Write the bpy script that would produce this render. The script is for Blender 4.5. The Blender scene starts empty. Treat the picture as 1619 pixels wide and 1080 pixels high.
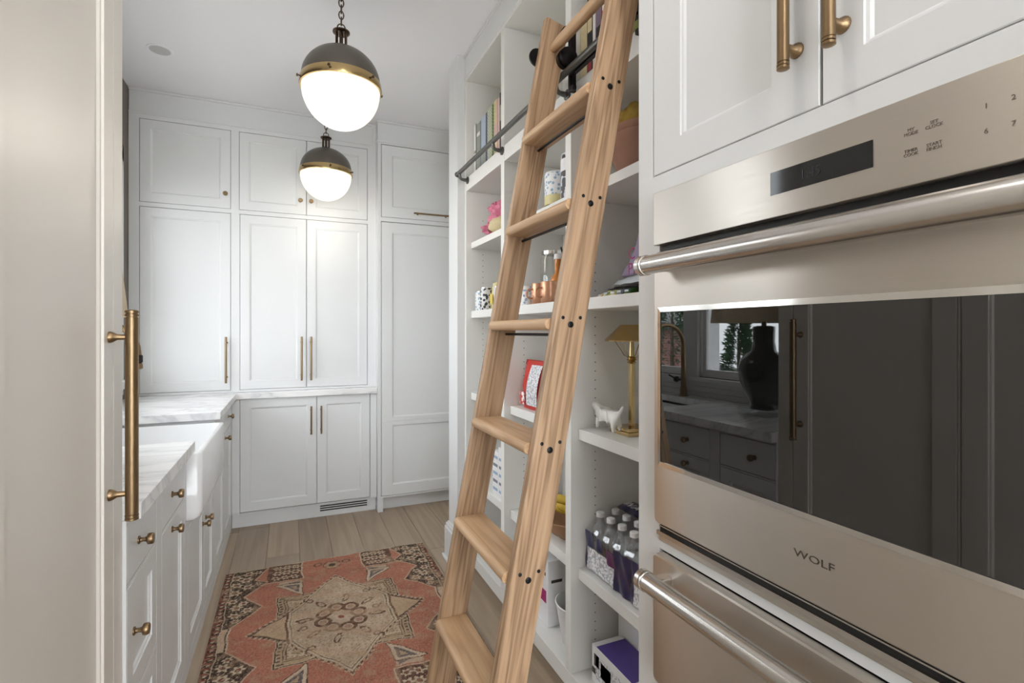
import bpy, bmesh, math, random
import numpy as np
from mathutils import Vector, Matrix
random.seed(7)
S = bpy.context.scene
C = S.collection
PI = math.pi
# ---------------------------------------------------------------- camera
H = 1.334
cam_d = bpy.data.cameras.new('camera'); cam = bpy.data.objects.new('camera', cam_d); C.objects.link(cam)
cam_d.sensor_width = 36.0; cam_d.lens = 18.0
cam_d.shift_y = -16.0 / 1619.0
cam_d.clip_start = 0.02
cam.location = (0, 0, H)
cam.rotation_euler = (PI / 2, 0, -math.radians(23.35))
S.camera = cam
# ---------------------------------------------------------------- light
w = bpy.data.worlds.new('world'); S.world = w; w.use_nodes = True
wn = w.node_tree; bg = wn.nodes['Background']
bg.inputs[0].default_value = (0.925, 0.94, 0.985, 1); bg.inputs[1].default_value = 4.8
S.view_settings.view_transform = 'Standard'; S.view_settings.look = 'None'
S.view_settings.gamma = 1.0; S.view_settings.use_curve_mapping = False
S.view_settings.exposure = 0.60
def area(name, loc, rot, sx, sy, energy, col):
    l = bpy.data.lights.new(name, 'AREA'); l.shape = 'RECTANGLE'; l.size = sx; l.size_y = sy
    l.energy = energy; l.color = col
    o = bpy.data.objects.new(name, l); C.objects.link(o); o.location = loc; o.rotation_euler = rot
    return o
# frontal fill light, added just inside the invented window behind the camera
area('rear_fill', (0.25, -1.75, 1.45), (PI / 2, 0, 0), 1.9, 2.2, 10.0, (0.98, 0.98, 1.0))
# ---------------------------------------------------------------- materials
MATS = {}
def srgb(r, g, b):
    f = lambda c: ((c / 255.0) / 12.92) if c <= 10 else (((c / 255.0) + 0.055) / 1.055) ** 2.4
    return (f(r), f(g), f(b), 1.0)
def mat(name, col, rough=0.5, metal=0.0, bump=0.0, bscale=200.0, spec=0.5, var=0.0, vscale=6.0, coat=0.0, **k):
    m = bpy.data.materials.new(name); m.use_nodes = True; t = m.node_tree; n = t.nodes; b = n['Principled BSDF']
    b.inputs['Base Color'].default_value = col; b.inputs['Roughness'].default_value = rough
    b.inputs['Metallic'].default_value = metal; b.inputs['Specular IOR Level'].default_value = spec
    b.inputs['Coat Weight'].default_value = coat
    tc = n.new('ShaderNodeTexCoord')
    if var > 0:
        nz = n.new('ShaderNodeTexNoise'); nz.inputs['Scale'].default_value = vscale; nz.inputs['Detail'].default_value = 4
        t.links.new(tc.outputs['Object'], nz.inputs['Vector'])
        mx = n.new('ShaderNodeMix'); mx.data_type = 'RGBA'
        mx.inputs[6].default_value = tuple(c * (1 - var) for c in col[:3]) + (1,)
        mx.inputs[7].default_value = tuple(min(1, c * (1 + var)) for c in col[:3]) + (1,)
        t.links.new(nz.outputs['Fac'], mx.inputs[0]); t.links.new(mx.outputs[2], b.inputs['Base Color'])
    if bump > 0:
        nz = n.new('ShaderNodeTexNoise'); nz.inputs['Scale'].default_value = bscale; nz.inputs['Detail'].default_value = 2
        t.links.new(tc.outputs['Object'], nz.inputs['Vector'])
        bp = n.new('ShaderNodeBump'); bp.inputs['Strength'].default_value = bump; bp.inputs['Distance'].default_value = 0.002
        t.links.new(nz.outputs['Fac'], bp.inputs['Height']); t.links.new(bp.outputs[0], b.inputs['Normal'])
    MATS[name] = m
    return m
def M(n): return MATS[n]
mat('paint', srgb(222, 223, 223), 0.38, bump=0.05, bscale=90, var=0.012)
mat('paint_gloss', srgb(220, 215, 207), 0.33, bump=0.10, bscale=7, var=0.01)
mat('ceiling_paint', srgb(240, 240, 243), 0.8, bump=0.05)
mat('wall_paint', srgb(222, 219, 213), 0.7, bump=0.05)
mat('shelf_paint', srgb(230, 229, 225), 0.42, bump=0.04, var=0.01)
mat('grasscloth', srgb(122, 116, 108), 0.9, bump=0.5, bscale=260, var=0.25, vscale=120)
mat('brass', srgb(144, 121, 92), 0.34, 1.0, bump=0.15, bscale=60, var=0.15, vscale=30)
mat('bright_brass', srgb(196, 170, 122), 0.22, 1.0, var=0.08, vscale=20)
mat('bronze', srgb(92, 76, 64), 0.35, 1.0, var=0.2, vscale=40)
mat('dome_grey', srgb(98, 92, 84), 0.34, 0.35, var=0.08, vscale=12)
mat('black_metal', srgb(28, 28, 30), 0.35, 0.6)
mat('pewter', srgb(96, 96, 94), 0.38, 0.8, var=0.1, vscale=40)
mat('black', srgb(14, 14, 15), 0.5)
mat('hole', srgb(120, 116, 110), 0.9)
mat('chrome', srgb(215, 212, 207), 0.12, 1.0)
mat('fireclay', srgb(236, 237, 238), 0.15, spec=0.5, coat=0.4, var=0.006)
mat('porcelain', srgb(238, 236, 232), 0.2, coat=0.3)
mat('terracotta', srgb(150, 112, 94), 0.85, bump=0.6, bscale=40, var=0.22, vscale=18)
mat('moss', srgb(140, 112, 42), 0.95, bump=0.8, bscale=90, var=0.4, vscale=60)
mat('jar_green', srgb(34, 46, 34), 0.12, coat=0.6, var=0.3, vscale=10)
mat('linen', srgb(212, 196, 172), 0.9, bump=0.3, bscale=300, var=0.04, vscale=60)
mat('navy', srgb(38, 36, 78), 0.3, coat=0.5, var=0.2, vscale=30)
mat('plum', srgb(92, 40, 82), 0.4)
mat('white_print', srgb(232, 231, 232), 0.45, var=0.05, vscale=60)
mat('purple_print', srgb(84, 66, 140), 0.45, var=0.08, vscale=20)
mat('magenta', srgb(168, 40, 110), 0.5)
mat('lavender', srgb(176, 160, 190), 0.45, bump=0.4, bscale=25, var=0.15, vscale=14)
mat('pink_tulle', srgb(206, 120, 146), 0.6, bump=0.6, bscale=50, var=0.35, vscale=22)
mat('red_bag', srgb(196, 52, 44), 0.35, bump=0.3, bscale=14, var=0.12, vscale=12)
mat('yellow', srgb(222, 196, 84), 0.5, var=0.15, vscale=20)
mat('pale_yellow', srgb(216, 205, 150), 0.5, var=0.2, vscale=40)
mat('banana', srgb(212, 178, 66), 0.5, var=0.2, vscale=30)
mat('banana_tip', srgb(72, 56, 30), 0.7)
mat('bowl_wood', srgb(160, 122, 92), 0.55, var=0.2, vscale=25)
mat('copper', srgb(206, 156, 126), 0.3, 0.9, var=0.1, vscale=30)
mat('amber', srgb(196, 120, 44), 0.25, coat=0.5)
mat('cream', srgb(232, 224, 204), 0.6, var=0.04)
mat('green_leaf', srgb(70, 104, 52), 0.6, var=0.3, vscale=30)
mat('green_label', srgb(60, 130, 84), 0.5)
mat('book_white', srgb(232, 230, 224), 0.6)
mat('book_grey', srgb(150, 154, 142), 0.7, var=0.1)
mat('book_blue', srgb(172, 186, 204), 0.6, var=0.06)
mat('book_green', srgb(92, 118, 66), 0.6)
mat('book_cream', srgb(206, 190, 148), 0.6, var=0.2, vscale=90)
mat('book_pink', srgb(208, 176, 168), 0.6)
mat('book_black', srgb(36, 32, 34), 0.6)
mat('book_red', srgb(160, 52, 62), 0.6)
mat('book_mauve', srgb(128, 108, 124), 0.6)
mat('book_lime', srgb(160, 168, 104), 0.6)
mat('page', srgb(236, 230, 214), 0.8)
mat('grey_label', srgb(120, 124, 134), 0.5, var=0.2, vscale=70)
mat('blue_label', srgb(150, 172, 196), 0.5, var=0.1, vscale=50)
mat('dark_bottle', srgb(26, 28, 22), 0.12, coat=0.5)
mat('dark_wrap', srgb(38, 28, 40), 0.35, bump=0.4, bscale=30)
mat('silver_wrap', srgb(196, 206, 212), 0.25, 0.3, bump=0.5, bscale=30)
mat('ink', srgb(70, 62, 56), 0.6)
mat('faint_ink', srgb(112, 100, 90), 0.6)
mat('lens_grey', srgb(196, 196, 196), 0.7, bump=0.3, bscale=400)
mat('bark', srgb(84, 66, 52), 0.9)
mat('conifer', srgb(60, 92, 62), 0.8, var=0.35, vscale=4)
mat('grass', srgb(106, 104, 92), 0.95, var=0.25, vscale=3)
mat('siding', srgb(166, 166, 164), 0.8)
mat('roofing', srgb(70, 68, 68), 0.9, var=0.2, vscale=8)
mat('vinyl', srgb(238, 238, 238), 0.4)
def patterned(name, c1, c2, scale, thr=0.5, kind='VORONOI'):
    m = mat(name, c1, 0.5); t = m.node_tree; n = t.nodes; b = n['Principled BSDF']; tc = n.new('ShaderNodeTexCoord')
    if kind == 'VORONOI':
        v = n.new('ShaderNodeTexVoronoi'); v.inputs['Scale'].default_value = scale; o = v.outputs['Distance']
    else:
        v = n.new('ShaderNodeTexChecker'); v.inputs['Scale'].default_value = scale; o = v.outputs['Fac']
    t.links.new(tc.outputs['Object'], v.inputs['Vector'])
    r = n.new('ShaderNodeValToRGB'); r.color_ramp.interpolation = 'CONSTANT'
    r.color_ramp.elements[0].color = c1; r.color_ramp.elements[1].color = c2; r.color_ramp.elements[1].position = thr
    t.links.new(o, r.inputs[0]); t.links.new(r.outputs[0], b.inputs['Base Color'])
    return m
patterned('dotted_can', srgb(52, 54, 60), srgb(214, 214, 214), 60, 0.45)
patterned('blue_can', srgb(150, 176, 200), srgb(236, 236, 236), 70, 0.4)
patterned('check_green', srgb(222, 224, 206), srgb(92, 112, 72), 120, 0.5, 'CHECKER')
patterned('mixed_can', srgb(58, 56, 62), srgb(206, 208, 214), 38, 0.5)
patterned('snack', srgb(216, 214, 170), srgb(140, 148, 90), 60, 0.5)
patterned('snack_gold', srgb(220, 200, 130), srgb(160, 100, 40), 45, 0.45)
patterned('small_print', srgb(228, 228, 230), srgb(176, 176, 182), 120, 0.55)
patterned('red_print', srgb(236, 234, 232), srgb(196, 60, 56), 50, 0.45)

def wood(name, cd, cm, cl, axis='Z', rot=0.0, grain=1.0, rough=0.45, random_tone=0.0):
    """long grain along the given axis (object space)"""
    m = bpy.data.materials.new(name); m.use_nodes = True; t = m.node_tree; n = t.nodes; b = n['Principled BSDF']
    b.inputs['Roughness'].default_value = rough
    tc = n.new('ShaderNodeTexCoord')
    mp0 = n.new('ShaderNodeMapping'); mp0.inputs['Rotation'].default_value = (0, rot, 0)
    t.links.new(tc.outputs['Object'], mp0.inputs['Vector'])
    def stretched(s_long, s_across):
        mp = n.new('ShaderNodeMapping')
        sc = {'Z': (s_across, s_across, s_long), 'Y': (s_across, s_long, s_across), 'X': (s_long, s_across, s_across)}[axis]
        mp.inputs['Scale'].default_value = sc
        t.links.new(mp0.outputs[0], mp.inputs['Vector']); return mp
    a = stretched(1.3 * grain, 23 * grain)
    n1 = n.new('ShaderNodeTexNoise'); n1.inputs['Scale'].default_value = 1.0; n1.inputs['Detail'].default_value = 2; n1.inputs['Distortion'].default_value = 0.6
    t.links.new(a.outputs[0], n1.inputs['Vector'])
    # growth rings: iso-lines of the stretched noise
    mul = n.new('ShaderNodeMath'); mul.operation = 'MULTIPLY'; mul.inputs[1].default_value = 34.0
    t.links.new(n1.outputs['Fac'], mul.inputs[0])
    sn = n.new('ShaderNodeMath'); sn.operation = 'SINE'; t.links.new(mul.outputs[0], sn.inputs[0])
    f = stretched(6 * grain, 260 * grain)
    n2 = n.new('ShaderNodeTexNoise'); n2.inputs['Scale'].default_value = 1.0; n2.inputs['Detail'].default_value = 3
    t.links.new(f.outputs[0], n2.inputs['Vector'])
    mr = n.new('ShaderNodeMapRange'); mr.inputs['From Min'].default_value = -1; mr.inputs['From Max'].default_value = 1
    t.links.new(sn.outputs[0], mr.inputs['Value'])
    mixf = n.new('ShaderNodeMath'); mixf.operation = 'MULTIPLY_ADD'; mixf.inputs[1].default_value = 0.42
    t.links.new(mr.outputs[0], mixf.inputs[0])
    m2 = n.new('ShaderNodeMath'); m2.operation = 'MULTIPLY'; m2.inputs[1].default_value = 0.62
    t.links.new(n2.outputs['Fac'], m2.inputs[0]); t.links.new(m2.outputs[0], mixf.inputs[2])
    r = n.new('ShaderNodeValToRGB'); e = r.color_ramp.elements
    e[0].position = 0.12; e[0].color = cd; e[1].position = 0.85; e[1].color = cl
    e.new(0.45).color = cm
    t.links.new(mixf.outputs[0], r.inputs[0])
    out = r.outputs[0]
    if random_tone:
        oi = n.new('ShaderNodeObjectInfo'); hs = n.new('ShaderNodeHueSaturation')
        mr2 = n.new('ShaderNodeMapRange'); mr2.inputs['To Min'].default_value = 1 - random_tone; mr2.inputs['To Max'].default_value = 1 + random_tone
        t.links.new(oi.outputs['Random'], mr2.inputs['Value']); t.links.new(mr2.outputs[0], hs.inputs['Value'])
        t.links.new(out, hs.inputs['Color']); out = hs.outputs[0]
        ad = n.new('ShaderNodeVectorMath'); ad.operation = 'ADD'
        cb = n.new('ShaderNodeCombineXYZ'); mm = n.new('ShaderNodeMath'); mm.operation = 'MULTIPLY'; mm.inputs[1].default_value = 40
        t.links.new(oi.outputs['Random'], mm.inputs[0]); t.links.new(mm.outputs[0], cb.inputs[2]); t.links.new(mm.outputs[0], cb.inputs[0])
        t.links.new(tc.outputs['Object'], ad.inputs[0]); t.links.new(cb.outputs[0], ad.inputs[1]); t.links.new(ad.outputs[0], mp0.inputs['Vector'])
    t.links.new(out, b.inputs['Base Color'])
    bp = n.new('ShaderNodeBump'); bp.inputs['Strength'].default_value = 0.25; bp.inputs['Distance'].default_value = 0.001
    t.links.new(n2.outputs['Fac'], bp.inputs['Height']); t.links.new(bp.outputs[0], b.inputs['Normal'])
    MATS[name] = m
LEAN = math.atan(0.1896)
wood('oak_stile', srgb(120, 93, 70), srgb(168, 136, 105), srgb(192, 160, 128), 'Z', -LEAN)
wood('oak_tread', srgb(170, 136, 102), srgb(194, 158, 121), srgb(205, 171, 134), 'Y', grain=0.8)
wood('floor_oak', srgb(146, 128, 109), srgb(156, 138, 118), srgb(165, 147, 127), 'Y', grain=0.3, rough=0.42, random_tone=0.13)

def marble():
    m = mat('marble', srgb(236, 235, 234), 0.14, coat=0.2); t = m.node_tree; n = t.nodes; b = n['Principled BSDF']
    tc = n.new('ShaderNodeTexCoord'); mp = n.new('ShaderNodeMapping'); mp.inputs['Scale'].default_value = (1.0, 2.6, 2.0); mp.inputs['Rotation'].default_value = (0, 0, 0.25)
    t.links.new(tc.outputs['Object'], mp.inputs['Vector'])
    a = n.new('ShaderNodeTexNoise'); a.inputs['Scale'].default_value = 2.2; a.inputs['Detail'].default_value = 7; a.inputs['Distortion'].default_value = 1.4
    t.links.new(mp.outputs[0], a.inputs['Vector'])
    s = n.new('ShaderNodeMath'); s.operation = 'SUBTRACT'; s.inputs[1].default_value = 0.5; t.links.new(a.outputs['Fac'], s.inputs[0])
    ab = n.new('ShaderNodeMath'); ab.operation = 'ABSOLUTE'; t.links.new(s.outputs[0], ab.inputs[0])
    r = n.new('ShaderNodeValToRGB'); e = r.color_ramp.elements
    e[0].position = 0.0; e[0].color = srgb(206, 206, 208); e[1].position = 0.10; e[1].color = srgb(238, 237, 236)
    e.new(0.025).color = srgb(226, 226, 226)
    t.links.new(ab.outputs[0], r.inputs[0]); t.links.new(r.outputs[0], b.inputs['Base Color'])
marble()
def steel(name, base, rough, aniso, rot=0.0, axis='Z'):
    m = mat(name, base, rough, 1.0); t = m.node_tree; n = t.nodes; b = n['Principled BSDF']
    b.inputs['Anisotropic'].default_value = aniso; b.inputs['Anisotropic Rotation'].default_value = rot
    tg = n.new('ShaderNodeTangent'); tg.direction_type = 'RADIAL'; tg.axis = axis
    t.links.new(tg.outputs[0], b.inputs['Tangent'])
    tc = n.new('ShaderNodeTexCoord'); mp = n.new('ShaderNodeMapping'); mp.inputs['Scale'].default_value = (1, 5, 700)
    t.links.new(tc.outputs['Object'], mp.inputs['Vector'])
    nz = n.new('ShaderNodeTexNoise'); nz.inputs['Scale'].default_value = 1.0; nz.inputs['Detail'].default_value = 3
    t.links.new(mp.outputs[0], nz.inputs['Vector'])
    mx = n.new('ShaderNodeMapRange'); mx.inputs['To Min'].default_value = rough - 0.05; mx.inputs['To Max'].default_value = rough + 0.08
    t.links.new(nz.outputs['Fac'], mx.inputs['Value']); t.links.new(mx.outputs[0], b.inputs['Roughness'])
    r = n.new('ShaderNodeMix'); r.data_type = 'RGBA'; r.inputs[6].default_value = tuple(c * .93 for c in base[:3]) + (1,); r.inputs[7].default_value = base
    t.links.new(nz.outputs['Fac'], r.inputs[0]); t.links.new(r.outputs[2], b.inputs['Base Color'])
steel('steel', srgb(206, 199, 190), 0.32, 0.9, 0.25)
mat('steel_bar', srgb(204, 200, 195), 0.26, 1.0)
def glassy(name, tint, gloss_ior=1.5, add=0.0, rough=0.0):
    m = bpy.data.materials.new(name); m.use_nodes = True; t = m.node_tree; n = t.nodes
    for x in list(n): n.remove(x)
    o = n.new('ShaderNodeOutputMaterial'); tr = n.new('ShaderNodeBsdfTransparent'); tr.inputs[0].default_value = tint
    g = n.new('ShaderNodeBsdfGlossy'); g.inputs['Roughness'].default_value = rough
    lw = n.new('ShaderNodeLayerWeight'); lw.inputs[0].default_value = 0.5
    pw_ = n.new('ShaderNodeMath'); pw_.operation = 'POWER'; pw_.inputs[1].default_value = 4.0; t.links.new(lw.outputs['Facing'], pw_.inputs[0])
    ad = n.new('ShaderNodeMath'); ad.operation = 'MULTIPLY_ADD'; ad.inputs[1].default_value = 0.9; ad.inputs[2].default_value = 0.035 + add; ad.use_clamp = True
    t.links.new(pw_.outputs[0], ad.inputs[0])
    mx = n.new('ShaderNodeMixShader'); t.links.new(ad.outputs[0], mx.inputs[0]); t.links.new(tr.outputs[0], mx.inputs[1]); t.links.new(g.outputs[0], mx.inputs[2])
    t.links.new(mx.outputs[0], o.inputs[0]); MATS[name] = m
glassy('pane_glass', (0.95, 0.97, 0.97, 1))
glassy('clear_plastic', (0.96, 0.97, 0.98, 1), 1.45, 0.16, 0.16)
glassy('clear_glass', (0.93, 0.95, 0.94, 1), 1.5, 0.06, 0.02)
glassy('acrylic', (0.9, 0.92, 0.94, 1), 1.5, 0.32, 0.05)
m = mat('oven_glass', srgb(12, 12, 12), 0.015, spec=0.5); m.node_tree.nodes['Principled BSDF'].inputs['IOR'].default_value = 1.85
m = mat('display_glass', srgb(26, 27, 28), 0.08)
def emis(name, col, strength, warm_edge=None):
    m = bpy.data.materials.new(name); m.use_nodes = True; t = m.node_tree; b = t.nodes['Principled BSDF']
    b.inputs['Base Color'].default_value = (0.9, 0.88, 0.84, 1); b.inputs['Roughness'].default_value = 0.25
    b.inputs['Emission Color'].default_value = col; b.inputs['Emission Strength'].default_value = strength
    MATS[name] = m
emis('opal_glow', (1.0, 0.93, 0.76, 1), 0.55)
emis('can_glow', (1.0, 0.90, 0.78, 1), 60.0)
emis('clock_digit', (0.3, 0.3, 0.42, 1), 0.01); MATS['clock_digit'].node_tree.nodes['Principled BSDF'].inputs['Base Color'].default_value = (.012, .011, .016, 1)
m = bpy.data.materials.new('bricks'); m.use_nodes = True; t = m.node_tree; n = t.nodes
tc = n.new('ShaderNodeTexCoord'); mp = n.new('ShaderNodeMapping'); mp.inputs['Rotation'].default_value = (PI / 2, 0, PI / 2)
bk = n.new('ShaderNodeTexBrick'); bk.inputs['Scale'].default_value = 4; bk.inputs['Color1'].default_value = srgb(158, 96, 84); bk.inputs['Color2'].default_value = srgb(126, 74, 64); bk.inputs['Mortar'].default_value = srgb(178, 168, 158)
sx = n.new('ShaderNodeSeparateXYZ'); cx_ = n.new('ShaderNodeCombineXYZ')
t.links.new(tc.outputs['Object'], sx.inputs[0]); t.links.new(sx.outputs[1], cx_.inputs[0]); t.links.new(sx.outputs[2], cx_.inputs[1])
t.links.new(cx_.outputs[0], bk.inputs['Vector']); t.links.new(bk.outputs[0], n['Principled BSDF'].inputs['Base Color']); n['Principled BSDF'].inputs['Roughness'].default_value = 0.9
MATS['bricks'] = m
# ---------------------------------------------------------------- builders
def wloc(o):
    v = Vector((0, 0, 0))
    while o is not None:
        v = v + Vector(o.location); o = o.parent
    return v
def ident(a, b, c): return (a, b, c)
def RX(X): return lambda a, b, c: (X - c, a, b)     # face towards -X
def LX(X): return lambda a, b, c: (X + c, a, b)     # face towards +X
def FY(Y): return lambda a, b, c: (a, Y - c, b)     # face towards -Y
class B:
    def __init__(s, f=ident): s.v = []; s.f = []; s.m = f
    def add(s, vs, fs, mp=True):
        k = len(s.v); s.v += [s.m(*p) for p in vs] if mp else [tuple(p) for p in vs]; s.f += [tuple(i + k for i in q) for q in fs]; return s
    def box(s, a0, a1, b0, b1, c0, c1):
        return s.add([(a0, b0, c0), (a1, b0, c0), (a1, b1, c0), (a0, b1, c0), (a0, b0, c1), (a1, b0, c1), (a1, b1, c1), (a0, b1, c1)],
                     [(0, 1, 2, 3), (4, 5, 6, 7), (0, 1, 5, 4), (1, 2, 6, 5), (2, 3, 7, 6), (3, 0, 4, 7)])
    def prism(s, pts, c0, c1):
        n = len(pts)
        return s.add([(p[0], p[1], c0) for p in pts] + [(p[0], p[1], c1) for p in pts],
                     [tuple(range(n)), tuple(range(n, 2 * n))] + [(i, (i + 1) % n, n + (i + 1) % n, n + i) for i in range(n)])
    def shaker(s, a0, a1, b0, b1, c0, c1, mg, rec=0.009, bev=0.010, mt=None, mb=None):
        mt = mg if mt is None else mt; mb = mg if mb is None else mb
        e = 0.0015
        R = [(a0, a1, b0, b1, c0), (a0, a1, b0, b1, c1 - e), (a0 + e, a1 - e, b0 + e, b1 - e, c1), (a0 + mg, a1 - mg, b0 + mb, b1 - mt, c1),
             (a0 + mg + .001, a1 - mg - .001, b0 + mb + .001, b1 - mt - .001, c1 - rec * .45),
             (a0 + mg + bev * .6, a1 - mg - bev * .6, b0 + mb + bev * .6, b1 - mt - bev * .6, c1 - rec * .55),
             (a0 + mg + bev, a1 - mg - bev, b0 + mb + bev, b1 - mt - bev, c1 - rec)]
        V = []; F = []
        for r in R: V += [(r[0], r[2], r[4]), (r[1], r[2], r[4]), (r[1], r[3], r[4]), (r[0], r[3], r[4])]
        for k in range(len(R) - 1):
            for i in range(4):
                j = (i + 1) % 4; F.append((4 * k + i, 4 * k + j, 4 * k + 4 + j, 4 * k + 4 + i))
        F.append((0, 1, 2, 3)); q = 4 * (len(R) - 1); F.append((q, q + 1, q + 2, q + 3))
        return s.add(V, F)
    def lathe(s, p0, d, prof, seg=24, ph=0.0):
        """prof: [(distance along d, radius)] in WORLD space"""
        d = Vector(d).normalized(); p0 = Vector(p0); u = d.orthogonal().normalized(); w_ = d.cross(u)
        V = []; F = []
        for (h, r) in prof:
            for i in range(seg):
                a = 2 * PI * i / seg + ph; V.append(tuple(p0 + d * h + (u * math.cos(a) + w_ * math.sin(a)) * max(r, 1e-5)))
        for k in range(len(prof) - 1):
            for i in range(seg):
                j = (i + 1) % seg; F.append((k * seg + i, k * seg + j, (k + 1) * seg + j, (k + 1) * seg + i))
        F.append(tuple(range(seg))); F.append(tuple(range((len(prof) - 1) * seg, len(prof) * seg)))
        return s.add(V, F, False)
    def cyl(s, p0, p1, r, r1=None, seg=20):
        L = (Vector(p1) - Vector(p0)); return s.lathe(p0, L, [(0, r), (L.length, r if r1 is None else r1)], seg)
    def tube(s, pts, rad, seg=10):
        pts = [Vector(p) for p in pts]; n = len(pts); rs = rad if isinstance(rad, (list, tuple)) else [rad] * n
        V = []; F = []; u = None
        for k, p in enumerate(pts):
            d = (pts[min(k + 1, n - 1)] - pts[max(k - 1, 0)]).normalized()
            u = d.orthogonal().normalized() if u is None else (u - d * u.dot(d)).normalized()
            w_ = d.cross(u)
            for i in range(seg):
                a = 2 * PI * i / seg; V.append(tuple(p + (u * math.cos(a) + w_ * math.sin(a)) * rs[k]))
        for k in range(n - 1):
            for i in range(seg):
                j = (i + 1) % seg; F.append((k * seg + i, k * seg + j, (k + 1) * seg + j, (k + 1) * seg + i))
        F.append(tuple(range(seg))); F.append(tuple(range((n - 1) * seg, n * seg)))
        return s.add(V, F, False)
    def torus(s, c, axis, R, r, seg=20, sg=8, stretch=None):
        c = Vector(c); d = Vector(axis).normalized(); u = d.orthogonal().normalized(); w_ = d.cross(u)
        if stretch: u, w_ = Vector(stretch[0]), Vector(stretch[1])
        V = []; F = []
        for i in range(seg):
            a = 2 * PI * i / seg; rd = (u * math.cos(a) + w_ * math.sin(a)); rn = rd.normalized()
            for j in range(sg):
                b = 2 * PI * j / sg; V.append(tuple(c + rd * R + (rn * math.cos(b) + d * math.sin(b)) * r))
        for i in range(seg):
            for j in range(sg):
                F.append((i * sg + j, ((i + 1) % seg) * sg + j, ((i + 1) % seg) * sg + (j + 1) % sg, i * sg + (j + 1) % sg))
        return s.add(V, F, False)
    def build(s, name, material, parent=None, bevel=0.0, smooth=None, label=None, cat=None, group=None, kind=None, jitter=0.0, segs=2, sub=0):
        L = wloc(parent); me = bpy.data.meshes.new(name); bm = bmesh.new()
        vs = [bm.verts.new(Vector(p) - L) for p in s.v]
        for q in s.f:
            if len(set(q)) >= 3:
                try: bm.faces.new([vs[i] for i in q])
                except ValueError: pass
        bmesh.ops.recalc_face_normals(bm, faces=bm.faces[:])
        if bevel > 0: bmesh.ops.bevel(bm, geom=bm.edges[:], offset=bevel, segments=segs, affect='EDGES', profile=0.5, clamp_overlap=True)
        if jitter: 
            for v in bm.verts: v.co += Vector((random.uniform(-1, 1), random.uniform(-1, 1), random.uniform(-1, 1))) * jitter
        if sub: bmesh.ops.subdivide_edges(bm, edges=bm.edges[:], cuts=sub, use_grid_fill=True)
        bm.to_mesh(me); bm.free()
        me.materials.append(M(material) if isinstance(material, str) else material)
        if smooth is not None:
            for p in me.polygons: p.use_smooth = True
            me.set_sharp_from_angle(angle=math.radians(smooth))
        o = bpy.data.objects.new(name, me); C.objects.link(o)
        if parent is not None: o.parent = parent
        tag(o, label, cat, group, kind)
        return o
def tag(o, label=None, cat=None, group=None, kind=None):
    if label: o['label'] = label
    if cat: o['category'] = cat
    if group: o['group'] = group
    if kind: o['kind'] = kind
    return o
def thing(name, label, cat, loc, group=None):
    o = bpy.data.objects.new(name, None); o.empty_display_size = 0.05; C.objects.link(o); o.location = loc
    return tag(o, label, cat, group)
def text(s_, size, place, name, material, parent, depth=0.0006, align='CENTER', squash=1.0):
    """place(x, y, z) -> world"""
    cu = bpy.data.curves.new('lettering', 'FONT'); cu.body = s_; cu.size = size; cu.align_x = align; cu.align_y = 'CENTER'; cu.extrude = depth / 2
    cu.resolution_u = 2; cu.space_line = 0.9
    o = bpy.data.objects.new('lettering', cu); C.objects.link(o)
    dg = bpy.context.evaluated_depsgraph_get(); me = bpy.data.meshes.new_from_object(o.evaluated_get(dg))
    bb = B(); bb.add([place(v.co.x * squash, v.co.y, v.co.z + depth / 2) for v in me.vertices], [tuple(p.vertices) for p in me.polygons], False)
    bpy.data.objects.remove(o); bpy.data.curves.remove(cu); bpy.data.meshes.remove(me)
    return bb.build(name, material, parent)
def rrect(a0, a1, b0, b1, r, n=6):
    P = []
    for (cx, cy, s0) in ((a1 - r, b1 - r, 0), (a0 + r, b1 - r, 90), (a0 + r, b0 + r, 180), (a1 - r, b0 + r, 270)):
        for i in range(n + 1):
            t_ = math.radians(s0 + 90 * i / n); P.append((cx + r * math.cos(t_), cy + r * math.sin(t_)))
    return P
# ---------------------------------------------------------------- room shell
def struct(b, name, material, parent=None, **k): return b.build(name, material, parent, kind='structure', **k)
fl = struct(B().box(-0.95, 1.40, -1.9, 4.32, -0.05, -0.012), 'floor', 'floor_oak')
pw = 0.182; i = 0
x = -0.95 + 0.0; edges = [0.048 + pw * k for k in range(-6, 9)]
edges = [max(-0.95, min(1.40, e)) for e in edges]
plank_mesh = {}
for k in range(len(edges) - 1):
    x0, x1 = edges[k], edges[k + 1]
    if x1 - x0 < 0.01: continue
    y = -1.9 - random.uniform(0, 1.2)
    while y < 4.32:
        L = random.uniform(1.5, 2.2); y0 = max(y, -1.9); y1 = min(y + L, 4.32)
        if y1 - y0 > 0.02:
            b = B(); g = 0.0006; e = 0.0026
            V = []
            for (o_, z) in ((g, -0.012), (g, -e * .8), (g + e, 0.0)):
                V += [(x0 + o_, y0 + o_, z), (x1 - o_, y0 + o_, z), (x1 - o_, y1 - o_, z), (x0 + o_, y1 - o_, z)]
            F = [(8, 9, 10, 11)] + [(4 * q + a, 4 * q + (a + 1) % 4, 4 * q + 4 + (a + 1) % 4, 4 * q + 4 + a) for q in (0, 1) for a in range(4)]
            b.add(V, F); b.build('floor_plank', 'floor_oak', fl)
        y += L
struct(B().box(-1.10, 1.55, -2.05, 4.47, 2.89, 3.0), 'ceiling', 'ceiling_paint')
struct(B().box(-1.10, 1.55, 4.32, 4.47, -0.05, 2.89), 'wall_far', 'wall_paint')
struct(B().box(1.40, 1.55, -1.9, 4.32, -0.05, 2.89), 'wall_right', 'wall_paint')
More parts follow.
